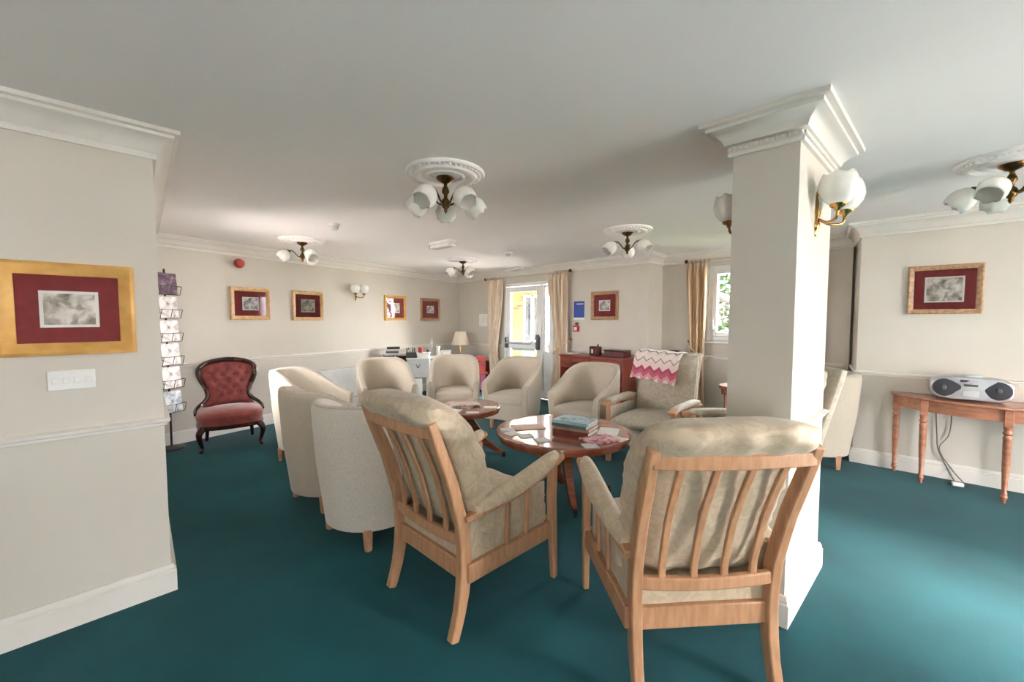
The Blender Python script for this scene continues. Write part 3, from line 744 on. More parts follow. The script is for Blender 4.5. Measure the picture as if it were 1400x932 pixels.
# ------------------------------------------------------------------ tub chairs
def make_tub(m='boucle'):
    o = thing('tub_chair', '', 'chair', group='cream tub chairs')
    xs = .335; path = []
    for k in range(7): path.append((-xs, -.30+.30*k/7))
    for k in range(25):
        a = PI-PI*k/24; path.append((xs*math.cos(a), .0+.34*math.sin(a)))
    for k in range(6, -1, -1): path.append((xs, -.30+.30*k/7))
    rings = []; pip = []
    for i, (x, y) in enumerate(path):
        a = Vector(path[max(i-1, 0)]); c = Vector(path[min(i+1, len(path)-1)]); t = (c-a).normalized(); nn = Vector((t.y, -t.x))   # inward
        if nn.dot(Vector((-x, .02-y))) < 0 and y > .05: nn = -nn
        if y <= .05: nn = Vector((1 if x < 0 else -1, 0))
        top = .60+.29*sstep((y+.34)/.62)
        if y < -.2: top -= .012*sstep((-.2-y)/.1)
        lean = .035*sstep((y-.0)/.34)
        def at(off, z):
            tp = 1-.10*(1-min(1, (z-.12)/.45))**1.4
            q = Vector((x, y))*tp+nn*off
            q.y += lean*max(0, (z-.35)/.5)
            return Vector((q.x, q.y, z))
        rings.append([at(0, .12), at(-.004, .30), at(-.006, .50), at(-.004, top-.05), at(.004, top-.016), at(.022, top-.002), at(.045, top), at(.066, top-.008), at(.076, top-.035), at(.082, .50 if top > .56 else .46), at(.086, .36), at(.086, .12)])
        pip.append(at(.010, top-.006))
    MB().loft(rings).build('shell', m, o, smooth=50)
    p2 = [rings[0][0]+Vector((.01, -.006, 0))]+[Vector((q.x, q.y-(.006 if i in (0, len(pip)-1) else 0), q.z)) for i, q in enumerate(pip)]+[rings[-1][0]+Vector((-.01, -.006, 0))]
    MB().tube(p2, .006, 6).build('piping', 'piping', o, smooth=70)
    pol = [(-.245, -.285), (.245, -.285), (.245, .02)]+[(.245*math.cos(PI*k/10), .02+.235*math.sin(PI*k/10)) for k in range(1, 10)]+[(-.245, .02)]
    MB().prism(pol, .125, .34).build('seat_base', m, o, bevel=.012)
    cush = MB()
    n = len(pol); cxy = Vector((0, -.03))
    rr = []
    for k, z in ((.985, .340), (1.0, .36), (1.0, .42), (.97, .440), (.88, .452), (.5, .462), (.05, .466)):
        rr.append([Vector((cxy.x+(p[0]-cxy.x)*k, cxy.y+(p[1]-cxy.y)*k-(.012 if k > .9 else 0), z)) for p in pol])
    cush.loft(rr).build('seat_cushion', m, o, smooth=40, bevel=.01)
    for sx in (-1, 1):
        for yy, zz in ((-.24, .13), (.20, .13)):
            MB().bar([(sx*.22, yy, 0), (sx*.215, yy, zz)], .04, .04, up=(0, 1, 0), sizes=[(.034, .034), (.046, .046)]).build('leg', 'oak_light', o, bevel=.004)
    return o
tub = make_tub(); tub_pale = make_tub('boucle_pale')
TUBS = [((-.925, 2.70), (.60, .80), 'cream tub chair behind the left wooden armchair, nearest of the left row', 'boucle_pale'),
        ((-1.41, 3.19), (.62, .78), 'middle cream tub chair of the left row seen from behind', 'boucle'),
        ((-2.08, 4.20), (1.0, -.02), 'cream tub chair at the far end of the left row beside the red chair', 'boucle'),
        ((-1.62, 5.18), (.52, -.86), 'cream tub chair in front of the dark bookcase', 'boucle'),
        ((-.79, 5.60), (.10, -1.0), 'cream tub chair facing forward below the lamp', 'boucle'),
        ((.05, 5.33), (-.51, -.86), 'cream tub chair in front of the glazed door', 'boucle'),
        ((.85, 4.55), (-.69, -.72), 'cream tub chair before the brown sideboard beside the floral armchair', 'boucle'),
        ((2.98, 4.04), (-.85, .52), 'cream tub chair in the recess right of the pillar', 'boucle')]
for i, (p, f, lab, m) in enumerate(TUBS):
    t = tub_pale if i == 0 else tub if i == 1 else copy_tree(tub)
    t.location = (p[0], p[1], 0); t.rotation_euler.z = face(*f); t['label'] = lab

# ------------------------------------------------------------------ wooden slat-back armchairs
def make_armchair():
    o = thing('wooden_armchair', '', 'armchair', group='slat back wooden armchairs')
    hw = .285
    # back line: y as a function of z
    BL = [(0, .335), (.10, .300), (.24, .272), (.36, .268), (.50, .285), (.70, .342), (.98, .448)]
    yb = lambda z: interp(BL, z)
    flare = lambda z: .016*max(0, (z-.3)/.68)
    for sx in (-1, 1):
        pts = [Vector((sx*(hw-.022+flare(z)), yb(z), z)) for z in (0, .06, .12, .2, .3, .4, .5, .6, .7, .8, .9, .985)]
        szs = [(.040, .042), (.040, .046), (.040, .05), (.042, .056), (.042, .060), (.042, .058), (.042, .055), (.040, .052), (.040, .05), (.040, .048), (.038, .045), (.036, .040)]
        MB().bar(pts, .04, .05, up=(0, 1, 0), sizes=szs).build('rear_post', 'oak', o, bevel=.006)
        MB().bar([(sx*.292, -.33, 0), (sx*.296, -.312, .25), (sx*.298, -.300, .45), (sx*.300, -.305, .625)], .04, .046, up=(0, 1, 0), sizes=[(.030, .034), (.036, .042), (.038, .046), (.038, .046)]).build('front_leg', 'oak', o, bevel=.006)
        ap = crom([(sx*.288, .285, .535), (sx*.292, .16, .545), (sx*.298, -.02, .565), (sx*.304, -.20, .610), (sx*.306, -.31, .650), (sx*.306, -.365, .672)], 4)
        n = len(ap)
        MB().bar(ap, .06, .03, sizes=[(lerp(.042, .066, sstep(i/(n-1)*1.4)) if i < n-1 else .05, .030 if i < n-2 else .026) for i in range(n)]).build('arm', 'oak', o, bevel=.008)
        # padded arm cushion lying on the arm
        pr = []
        for i in range(2, n-3):
            t = (i-2)/(n-6); k = math.sin(PI*min(.93, max(.07, .06+.88*t)))**.35; p = ap[i]+Vector((-sx*.008, 0, .012))
            pr.append([p+Vector((math.cos(a)*.050*k, 0, max(0, math.sin(a))*.060*k-.004+(.0 if math.sin(a) > 0 else math.sin(a)*.006))) for a in [2*PI*q/14 for q in range(14)]])
        MB().loft(pr).build('arm_pad', 'damask', o, smooth=60)
        MB().bar([(sx*.286, .27, .285), (sx*.296, -.30, .285)], .028, .085).build('side_rail', 'oak', o, bevel=.005)
        for yy in (.03, -.11):
            MB().bar([(sx*.290, yy, .32), (sx*.294, yy-.005, interp([(-.36, .67), (-.2, .61), (0, .563), (.3, .54)], yy)-.01)], .016, .020, up=(0, 1, 0)).build('side_slat', 'oak', o, bevel=.003)
        MB().bx(min(sx*.262, sx*.276), max(sx*.262, sx*.276), -.27, .25, .30, .545).build('side_panel', 'damask', o, bevel=.005)
    bow = lambda x: .028*(1-(x/hw)**2)
    def crossrail(z, h, d, name):
        pts = [(x, yb(z)+bow(x)+.004, z) for x in [(-hw+.02)+(2*hw-.04)*k/10 for k in range(11)]]
        k = 1+flare(z)/hw
        MB().bar([(x*k, y, zz) for x, y, zz in pts], d, h).build(name, 'oak', o, bevel=.006)
    crossrail(.938, .050, .026, 'top_rail')
    crossrail(.435, .048, .028, 'lower_back_rail')
    MB().bx(-hw+.03, hw-.03, .258, .284, .245, .330).build('rear_seat_rail', 'oak', o, bevel=.005)
    MB().bx(-.28, .28, -.325, -.300, .245, .330).build('front_seat_rail', 'oak', o, bevel=.005)
    for k in range(4):
        x = lerp(-.172, .172, k/3)
        zs = [.445+.48*q/8 for q in range(9)]
        MB().bar([(x*(1+flare(z)/hw), yb(z)+bow(x)*(.85)+.004-.012*math.sin(PI*(z-.445)/.48), z) for z in zs], .026, .014, up=(0, 1, 0)).build('back_slat', 'oak', o, bevel=.003)
    MB().bx(-.262, .262, -.30, .262, .31, .415).build('seat_base', 'damask', o, bevel=.012)
    cushion(.53, .52, .15, 28, 28, sd=1, wr=.006).build('seat_cushion', 'damask', o, smooth=80, loc=(0, -.045, .455))
    def fb(q):   # cushion stands on its edge: x width, y -> along the back, z -> thickness
        v = q.y+.335; z = .405+v*1.0
        bulge = 1+.22*sstep((v-.45)/.2)
        return Vector((q.x*(1+.05*sstep(v/.6)), yb(min(z, .98))+bow(q.x)*.4-.140-q.z*bulge+.075*sstep((v-.46)/.2)+(0 if z < .98 else (z-.98)*.5), z-.03*(q.x/.28)**4*sstep((v-.4)/.2)))
    cushion(.585, .68, .25, 40, 48, crease=.005, dome=.2, sd=3, fn=fb, wr=.022).build('back_cushion', 'damask', o, smooth=80)
    return o
arm = make_armchair()
def place_chair(o, rear_mid, f, label):
    f = Vector(f).normalized(); c = Vector(rear_mid)+f*.335
    o.location = (c.x, c.y, 0); o.rotation_euler.z = face(f.x, f.y); o['label'] = label
place_chair(arm, ((-.237-.655)/2+.0, (1.697+2.086)/2), (.70, .716), 'left wooden slat back armchair with damask cushions, seen from behind')
arm2 = copy_tree(arm)
place_chair(arm2, (.725, 1.43), (-.075, 1.0), 'right wooden slat back armchair in front of the pillar')

# ------------------------------------------------------------------ upholstered wooden-arm lounge chairs
def make_lounge(m):
    o = thing('lounge_chair', '', 'armchair', group='floral lounge armchairs')
    for sx in (-1, 1):
        for yy in (-.32, .30):
            MB().bar([(sx*.32, yy, 0), (sx*.32, yy, .56 if yy < 0 else .50)], .045, .045, up=(0, 1, 0)).build('leg', 'oak', o, bevel=.006)
        MB().bar(crom([(sx*.325, .30, .555), (sx*.328, .0, .575), (sx*.33, -.30, .59), (sx*.33, -.40, .575)], 4), .075, .030).build('arm', 'oak', o, bevel=.008)
        cushion(.085, .58, .07, 8, 14, sd=4+sx).build('arm_pad', m, o, smooth=80, loc=(sx*.328, -.05, .598))
        MB().bx(min(sx*.285, sx*.305), max(sx*.285, sx*.305), -.33, .30, .22, .55).build('side_panel', m, o, bevel=.008)
        for yy in (-.12, .08):
            MB().bar([(sx*.325, yy, .24), (sx*.325, yy, .56)], .02, .04, up=(0, 1, 0)).build('side_slat', 'oak', o, bevel=.003)
        MB().bar([(sx*.325, .30, .24), (sx*.325, -.32, .24)], .025, .06).build('side_rail', 'oak', o, bevel=.004)
    MB().bx(-.29, .29, -.34, .28, .20, .34).build('seat_base', m, o, bevel=.015)
    cushion(.58, .64, .17, sd=2).build('seat_cushion', m, o, smooth=80, loc=(0, -.05, .41))
    def fb(q):
        v = q.y+.34; z = .42+v*.93
        return Vector((q.x, .20+v*.26-q.z, z))
    cushion(.60, .68, .20, 18, 20, crease=.004, dome=.2, sd=6, fn=fb, wr=.008).build('back_cushion', m, o, smooth=80)
    def fh(q):
        v = q.y+.52; z = .42+v*.93
        return Vector((q.x, .165+v*.26-q.z, z))
    cushion(.585, .26, .20, 18, 12, crease=.003, dome=.2, sd=9, fn=lambda q: fh(q+Vector((0, .0, 0)))).build('head_cushion', m, o, smooth=80)
    MB().bx(-.27, .27, 0, .05, 0, .74, Matrix.Translation((0, .30, .34)) @ Matrix.Rotation(-.27, 4, 'X')).build('back_board', m, o, bevel=.015)
    return o
lo = make_lounge('damask_grey')
lo.location = (1.41, 4.02, 0); rl = face(-.68, -.73); lo.rotation_euler.z = rl; lo['label'] = 'floral upholstered armchair with crochet blanket over its back'
lo2 = copy_tree(lo); lo2.location = (1.83, 3.16, 0); lo2.rotation_euler.z = face(-1, .12); lo2['label'] = 'floral armchair hidden behind the pillar, arm end showing to the left'

# crochet blanket over the top of the lounge chair back
bl = []; nu, nv = 30, 30
prof = crom([(0, .115, .790), (0, .145, .90), (0, .165, .99), (0, .20, 1.045), (0, .28, 1.075), (0, .37, 1.055), (0, .425, 1.0), (0, .44, .90), (0, .42, .78)], 5)
acc = [0]
for a, b in zip(prof, prof[1:]): acc.append(acc[-1]+(b-a).length)
def onprof(t):
    d = t*acc[-1]
    for k in range(len(acc)-1):
        if d <= acc[k+1]: return prof[k].lerp(prof[k+1], (d-acc[k])/(acc[k+1]-acc[k]))
    return prof[-1]
for i in range(nu):
    u = i/(nu-1); row = []
    for j in range(nv):
        t = j/(nv-1); q = onprof(t); hem = .016*abs(((u*10) % 2)-1)*(1-t)
        fr = -1 if t < .5 else 1
        row.append(Vector((-.315+.47*u+.03*math.sin(t*3), q.y+fr*(.012+.006*math.sin(u*21)), q.z+.010+.004*math.sin(u*17+t*9)-hem-.04*u*(1-t))))
    bl.append(row)
bm_ = MB().grid(bl, nu, nv); bo = bm_.build('crochet_blanket', 'crochet', smooth=80, solid=.008, loc=lo.location, rz=rl)
uvl = bo.data.uv_layers.new(name='UVMap')
for lp in bo.data.loops:
    vi = lp.vertex_index; uvl.data[lp.index].uv = ((vi//nv)/(nu-1), (vi % nv)/(nv-1)*1.0)
tag(bo, 'pink and cream chevron crochet blanket draped over the floral armchair', 'blanket')

# ------------------------------------------------------------------ red button back chair
def make_red():
    p = gB.hit(308, 520)
    o = thing('button_back_chair', 'red velvet button back chair with carved dark wood frame by the left wall', 'chair')
    HW = [(.40, .285), (.46, .235), (.52, .205), (.60, .212), (.68, .245), (.76, .275), (.82, .283), (.87, .265), (.905, .20), (.925, .10), (.93, .0)]
    hw = lambda z: interp(HW, z)
    yb = lambda z: .22+.28*max(0, z-.42)
    N = 36; left = []
    zs = [.40, .43, .46, .49, .52, .56, .60, .64, .68, .72, .76, .79, .82, .845, .87, .89, .905, .916, .925]
    sidepts = crom([(-.325, -.06, .385), (-.33, .06, .405), (-.30, .17, .435), (-.245, .235, .475), (-.212, .255, .53), (-.222, .275, .61), (-.262, .30, .70), (-.292, .32, .79), (-.272, .338, .875), (-.19, .352, .925), (-.09, .357, .945), (0, .358, .950)], 5)
    loop = sidepts+[Vector((-q.x, q.y, q.z)) for q in reversed(sidepts[:-1])]
    rad = [.018+.010*math.sin(PI*min(1, i/(len(loop)-1)))+.006*math.exp(-((i-(len(loop)-1)/2)/6)**2) for i in range(len(loop))]
    MB().tube(loop, rad, 10).build('back_frame', 'mahogany', o, smooth=70)
    # tufted back
    btn = []
    for r, z in enumerate((.85, .775, .70, .625, .56)):
        xs = (-.13, 0, .13) if r % 2 == 0 else (-.19, -.065, .065, .19)
        if z < .64: xs = (-.10, 0, .10) if r % 2 == 0 else (-.055, .055)
        btn += [(x, z) for x in xs if abs(x) < hw(z)-.04]
    nu, nv = 33, 41; P = []
    for i in range(nu):
        a = -1+2*i/(nu-1); row = []
        for j in range(nv):
            z = lerp(.41, .925, j/(nv-1)); x = a*hw(z)*.96
            y = yb(z)+.02-.075*max(0, 1-a*a)**.5*math.sin(PI*min(1, max(0.02, (.95-z)/.52)))**.35
            for bx_, bz_ in btn:
                d2 = ((x-bx_)**2+(z-bz_)**2); y += .030*math.exp(-d2/.0011)
            row.append(Vector((x, y, z)))
        P.append(row)
    bk = MB().grid(P, nu, nv).build('tufted_back', 'rose_velvet', o, smooth=80)
    for bx_, bz_ in btn:
        a = bx_/hw(bz_)/.96
        y = yb(bz_)+.02-.075*max(0, 1-a*a)**.5*math.sin(PI*min(1, max(.02, (.95-bz_)/.52)))**.35+.026
        MB().ball((bx_, y, bz_), .013, 8, (1, .5, 1)).build('button', 'rose_velvet', bk, smooth=80)
    Pb = [[Vector((q.x, yb(q.z)+.055, q.z)) for q in row] for row in P]
    MB().grid(Pb, nu, nv).build('back_lining', 'rose_velvet', o, smooth=80)
    # seat
    pol = []
    for k in range(40):
        a = 2*PI*k/40; x = .32*math.copysign(abs(math.cos(a))**.6, math.cos(a)); y = -.03+.29*math.copysign(abs(math.sin(a))**.7, math.sin(a))
        x *= 1-.14*max(0, y/.3); pol.append((x, y))
    rr = []
    for k, z in ((1.0, .275), (1.01, .33), (1.03, .365), (1.0, .395), (.9, .415), (.6, .44), (.05, .45)):
        rr.append([Vector((x*k, (y+.03)*k-.03, z)) for x, y in pol])
    MB().loft(rr).build('seat', 'rose_velvet', o, smooth=60)
    MB().loft([[Vector((x*k, (y+.03)*k-.03, z)) for x, y in pol] for k, z in ((.99, .235), (1.02, .245), (1.02, .275), (.98, .285))]).build('seat_rail', 'mahogany', o, smooth=40)
    for sx in (-1, 1):
        MB().tube(crom([(sx*.265, -.245, .26), (sx*.300, -.285, .20), (sx*.285, -.275, .10), (sx*.272, -.265, .05), (sx*.285, -.29, .012)], 5), [.036-.020*sstep(k/14)+(.006 if k > 18 else 0) for k in range(21)], 8).build('front_leg', 'mahogany', o, smooth=70)
        MB().tube(crom([(sx*.22, .20, .27), (sx*.225, .215, .14), (sx*.235, .27, .0)], 5), [.026-.010*k/10 for k in range(11)], 8).build('rear_leg', 'mahogany', o, smooth=70)
    return o
rc = make_red(); rc.scale = (.95, .95, .97); q1, q2 = G(282, 606), G(354, 606); mid = (q1+q2)/2*.955
f = Vector((.60, -.80)); rc.location = (mid.x-f.x*.28, mid.y-f.y*.28, 0); rc.rotation_euler.z = face(f.x, f.y)

# ------------------------------------------------------------------ pedestal coffee tables
def make_table(label, loc, R, H, legr, a0):
    o = thing('coffee_table', label, 'table', (loc[0], loc[1], 0), group='round pedestal coffee tables')
    MB().lathe([(R-.03, H-.055), (R-.012, H-.052), (R-.010, H-.030), (R-.002, H-.026), (R, H-.014), (R-.004, H-.002), (R-.012, H), (R-.05, H), (.01, H)], 64).build('table_top', 'yew', o, smooth=40)
    MB().lathe([(.03, .10), (.055, .13), (.062, .18), (.05, .22), (.035, .26), (.032, .32), (.045, .36), (.05, .40), (.04, .43), (.10, H-.058), (.12, H-.052)], 20).build('column', 'red_wood', o, smooth=50)
    for k in range(4):
        a = a0+PI/2*k; d = Vector((math.cos(a), math.sin(a), 0)); Z = Vector((0, 0, 1))
        pts = crom([d*.035+Z*.40, d*.08+Z*.385, d*.15+Z*.30, d*.21+Z*.20, d*(legr*.80)+Z*.10, d*legr+Z*.052], 4); n = len(pts)
        lg = MB().bar(pts, .04, .05, sizes=[(lerp(.085, .038, i/(n-1)), lerp(.105, .032, i/(n-1))) for i in range(n)]).build('leg', 'red_wood', o, bevel=.006)
        c = d*(legr+.012)
        MB().lathe([(.017, .03), (.019, .05), (.016, .066)], 10, Matrix.Translation(c)).build('castor_cup', 'black', lg, smooth=50)
        MB().lathe([(.020, -.009), (.022, 0), (.020, .009)], 14, Matrix.Translation(c+Z*.022) @ Matrix.Rotation(a, 4, 'Z') @ Matrix.Rotation(PI/2, 4, 'X')).build('castor_wheel', 'black', lg, smooth=50)
    return o
T1 = (.40, 3.20); T2 = (-.515, 4.08); TZ = .53
make_table('larger round yew pedestal coffee table between the two wooden armchairs', T1, .525, TZ, .37, math.radians(-83))
make_table('smaller round pedestal coffee table in front of the far tub chairs', T2, .40, TZ, .42, math.radians(2))
def book(label, c, w, d, h, rz, m, cm=None, group='books on the coffee tables'):
    o = thing('book', label, 'book', c, rz, group)
    MB().bx(-w/2+.005, w/2-.005, -d/2+.003, d/2-.005, .003, h-.003).build('pages', 'paper', o)
    b = MB(); b.bx(-w/2, w/2, -d/2, d/2, 0, .003); b.bx(-w/2, w/2, -d/2, -d/2+.003, 0, h); b.bx(-w/2, w/2, -d/2, d/2, h-.003, h)
    b.build('cover', m, o)
    if cm: MB().bx(-w/2+.01, w/2-.01, -d/2+.01, d/2-.01, h, h+.0006).build('cover_print', cm, o)
    return o
p = G(787, 590, TZ); r0 = math.radians(-33)
book('dark red book at the bottom of the stack on the larger coffee table', (p.x, p.y, TZ), .29, .215, .030, r0, 'book_red')
book('brown book in the middle of the stack on the larger coffee table', (p.x+.005, p.y, TZ+.030), .28, .21, .022, r0+.03, 'book_tan')
book('teal book second from the top of the stack on the larger coffee table', (p.x-.005, p.y+.005, TZ+.052), .285, .22, .025, r0-.04, 'book_teal')
book('pale blue book on top of the stack on the larger coffee table', (p.x, p.y+.005, TZ+.077), .29, .22, .022, r0, 'book_blue', 'cover_blue')
def flat(name, label, cat, pxy, w, d, h, rz, m, z=TZ, group=None, bev=.001):
    p = G(pxy[0], pxy[1], z)
    return tag(MB().bx(-w/2, w/2, -d/2, d/2, 0, h).build(name, m, loc=(p.x, p.y, z), rz=rz, bevel=bev), label, cat, group)
mg = 'magazines on the coffee tables'
flat('magazine', 'pink covered magazine right of the book stack', 'magazine', (820, 601), .25, .18, .008, math.radians(25), 'magazine_pink', group=mg)
flat('magazine', 'white edged magazine under the pink magazine beside the book stack', 'magazine', (832, 590), .15, .20, .005, math.radians(-20), 'paper', group=mg)
flat('magazine', 'tan folder lying at the left of the larger coffee table', 'magazine', (722, 584), .26, .16, .006, math.radians(12), 'book_tan', group=mg)
flat('magazine', 'cream leaflet at the right edge of the larger coffee table', 'magazine', (842, 599), .10, .16, .003, math.radians(40), 'paper', group=mg)
flat('magazine', 'small brown booklet behind the blue book', 'magazine', (822, 580), .13, .10, .006, math.radians(-15), 'book_tan', group=mg)
cg = 'glass coasters'
for k, (q, rz, lab) in enumerate((((694, 588), 10, 'glass coaster at the left edge of the larger coffee table'), ((719, 596), 15, 'white square coaster left of the book stack'), ((741, 602), 20, 'clear glass coaster in front of the book stack'), ((807, 610), 10, 'glass coaster at the front right of the larger coffee table'), ((700, 593), 40, 'small pale coaster near the left rim of the larger coffee table'))):
    flat('coaster', lab, 'coaster', q, .10, .10, .007, math.radians(rz), 'paper' if k in (1, 4) else 'light_grey', group=cg)
flat('magazine', 'dark bordered magazine spread on the smaller coffee table', 'magazine', (628, 554), .32, .24, .010, math.radians(-12), 'magazine_multi', group=mg)
flat('magazine', 'glossy magazine on top of the pile on the smaller coffee table', 'magazine', (636, 552.5), .28, .20, .010, math.radians(18), 'magazine_multi', z=TZ+.012, group=mg)
flat('magazine', 'pale magazine in front of the pile on the smaller coffee table', 'magazine', (612, 561), .24, .14, .006, math.radians(-22), 'paper', group=mg)
flat('magazine', 'folded cream leaflet at the right of the smaller coffee table', 'magazine', (671, 557), .13, .09, .006, math.radians(6), 'paper', group=mg)
flat('coaster', 'pale coaster at the front of the smaller coffee table', 'coaster', (646, 564), .12, .07, .004, math.radians(3), 'light_grey', group=cg)

# ------------------------------------------------------------------ half-moon table, stereo, cable on the right wall
sL = gD.hit(1217, 534, .02)[0]; ta, tb_, tz = .64, .42, .735
hm = thing('half_moon_table', 'half moon hall table with turned legs against the right wall', 'table', gD.at(sL+ta, .012, 0), gD.rz, group='half moon tables')
def make_half(o, ta, tb, tz):
    arc = lambda k, n, s=1.0: (-ta*s*math.cos(PI*k/n), -tb*s*math.sin(PI*k/n))
    po = [arc(k, 32) for k in range(33)]
    b = MB(); rr = []
    for s, z in ((.985, tz-.022), (1.0, tz-.016), (1.0, tz-.006), (.99, tz)):
        rr.append([Vector((x*s, y*s, z)) for x, y in po])
    b.loft(rr).build('table_top', 'pale_wood', o, bevel=.002)
    ap = []
    for k in range(33):
        x, y = arc(k, 32, .94); x2, y2 = arc(k, 32, .90); ap.append([Vector((x, y, tz-.115)), Vector((x, y, tz-.022)), Vector((x2, y2, tz-.022)), Vector((x2, y2, tz-.115))])
    MB().loft(ap).build('apron', 'pale_wood', o, smooth=40)
    prof = [(.011, 0), (.014, .03), (.022, .05), (.016, .065), (.019, .075), (.014, .085), (.022, .30), (.024, .48), (.026, .50), (.018, .515), (.028, .53), (.020, .55), (.024, .565), (.026, .58)]
    for k in (1, 8, 16.5, 24, 31):
        x, y = arc(k, 32, .925)
        if k in (1, 31): y -= .0
        lg = MB().lathe([(r, z*(tz-.15)/.58) for r, z in prof], 14, Matrix.Translation((x, y-(.02 if k in (1, 31) else 0), 0))).build('leg', 'pale_wood', o, smooth=40)
        MB().bx(x-.024, x+.024, y-.024-(.02 if k in (1, 31) else 0), y+.024-(.02 if k in (1, 31) else 0), tz-.15, tz-.023).build('leg_block', 'pale_wood', lg, bevel=.003)
make_half(hm, ta, tb_, tz)
# portable stereo
sc_ = (gD.hit(1272, 525, .2)[0]+gD.hit(1384, 530, .2)[0])/2
bx_ = thing('portable_stereo', 'silver portable stereo with two dark oval speakers on the half moon table', 'stereo', gD.at(sc_, .19, tz), gD.rz); bx_.scale = (1, 1, 1.36)
po = []
def sup(a, rx, rz_, cx, e=.75):
    return (cx+rx*math.copysign(abs(math.cos(a))**e, math.cos(a)), rz_*math.copysign(abs(math.sin(a))**e, math.sin(a)))
rings = []
OUT = []
for k in range(48):
    a = 2*PI*k/48; x, z = sup(a, .235, .072, 0, .62)
    z *= 1-.10*math.exp(-(x/.10)**2)*(1 if z < 0 else .15)
    OUT.append((x, z+.075))
for s, y in ((.86, .10), (.97, .085), (1.0, .04), (1.0, -.06), (.97, -.085), (.90, -.095)):
    rings.append([Vector((x*s, y-.02*(1-(x/.235)**2)*(1 if y < 0 else 0), .075+(z-.075)*s)) for x, z in OUT])
MB().loft(rings).build('body', 'silver', bx_, smooth=40)
for sx in (-1, 1):
    def rg(s, y):
        r = []
        for k in range(28):
            a = 2*PI*k/28; rx = .078 if math.cos(a)*sx > 0 else .105; zz = .056*math.sin(a)
            x = sx*.140+rx*math.cos(a)*s; zz = zz*s*(1 if math.cos(a)*sx > 0 else (1-.45*abs(math.cos(a))))
            r.append(Vector((x, y, .076+zz)))
        return r
    sp = MB().loft([rg(1.06, -.085), rg(1.06, -.104), rg(1.0, -.108), rg(.98, -.100)]).build('speaker_surround', 'light_grey', bx_, smooth=40)
    MB().loft([rg(.97, -.098), rg(.95, -.106), rg(.5, -.112), rg(.05, -.113)]).build('speaker_grille', 'speaker_mesh', sp, smooth=40)
    MB().ball((sx*.148, -.112, .078), .018, 10, (1, .5, 1)).build('speaker_cone', 'grey_plastic', sp, smooth=80)
MB().bx(-.045, .045, -.118, -.09, .03, .066).build('cassette_door', 'light_grey', bx_, bevel=.004)
MB().lathe([(.075, .0), (.072, .012), (.01, .016)], 24, Matrix.Translation((0, .0, .142))).build('disc_lid', 'light_grey', bx_, smooth=40)
MB().bx(-.06, .06, -.105, -.07, .112, .130).build('display_panel', 'speaker_mesh', bx_, bevel=.004)
MB().bx(-.038, .038, -.120, -.09, .092, .104).build('button_row', 'grey_plastic', bx_, bevel=.002)
for k in range(4): MB().bx(-.045+.024*k, -.03+.024*k, -.06, -.045, .146, .152).build('key', 'grey_plastic', bx_, bevel=.001)
# cable under the table
def Dp(px_, py_, off): s, z = gD.hit(px_, py_, off); return gD.at(s, off, z)
cb = MB().tube(crom([Dp(1281, 530, .04)*1, Dp(1280, 566, .02), Dp(1281, 595, .02), Dp(1283, 615, .025), Dp(1296, 642, .03), G(1308, 664)+Vector((0, 0, .01))], 6), .004, 6)
tag(cb.build('power_cable', 'cable_grey', smooth=60), 'thin grey power cable hanging behind the half moon table to the floor', 'cable')
cb = MB().tube(crom([Dp(1302, 533, .04), Dp(1301, 570, .02), Dp(1297, 595, .02), Dp(1284, 613, .027), Dp(1300, 640, .03), G(1318, 662)+Vector((0, 0, .01)), G(1328, 668)+Vector((0, 0, .006))], 6), .004, 6)
tag(cb.build('power_cable', 'cable_grey', smooth=60), 'second grey cable curving under the half moon table', 'cable')
pg = G(1309, 664)
o = thing('power_plug', 'white plug block lying on the carpet under the half moon table', 'plug', (pg.x, pg.y, 0), gD.rz+.2)
MB().bx(-.035, .035, -.02, .02, 0, .03).build('body', 'white_plastic', o, bevel=.006)
for k in (-1, 0, 1): MB().bx(-.05, -.035, k*.011-.003, k*.011+.003, .012, .017).build('pin', 'brass', o)

# small round-ended table beside the pillar
p = G(1003, 527, .70)
o = thing('side_table', 'small round wooden table half hidden by the pillar below the bay window', 'table', (p.x+.07, p.y, 0))
MB().lathe([(.16, .60), (.175, .605), (.18, .66), (.20, .67), (.205, .69), (.20, .70), (.01, .70)], 36).build('table_top', 'pale_wood', o, smooth=40)
for k in range(4):
    a = PI/4+k*PI/2; MB().bar([(.13*math.cos(a), .13*math.sin(a), 0), (.14*math.cos(a), .14*math.sin(a), .61)], .03, .03, up=(0, 1, 0), sizes=[(.02, .02), (.03, .03)]).build('leg', 'pale_wood', o, bevel=.003)
# black chair behind the floral armchair
p = G(919, 479, .98)
o = thing('black_chair', 'black upholstered chair with rounded back behind the floral armchair', 'chair', (p.x-.04, p.y-.15, 0), face(-.4, -.9))
def arch(s, y):
    return [Vector((x*s, y, z)) for x, z in [(-.22, .52)]+[(.235*math.cos(PI-PI*k/14)*1.0, .84+.14*math.sin(PI*k/14)**.7) for k in range(15)]+[(.22, .52)]]
MB().loft([arch(.96, .19), arch(1, .205), arch(1, .235), arch(.96, .25)]).build('backrest', 'black_fabric', o, smooth=40)
cushion(.46, .46, .10, 12, 12).build('seat', 'black_fabric', o, smooth=80, loc=(0, 0, .45))
for sx in (-1, 1):
    MB().tube([(sx*.2, .22, 0), (sx*.2, .20, .45), (sx*.2, .22, .60)], .013, 8).build('rear_leg', 'black', o, smooth=60)
    MB().tube([(sx*.2, -.2, 0), (sx*.2, -.19, .43)], .013, 8).build('front_leg', 'black', o, smooth=60)

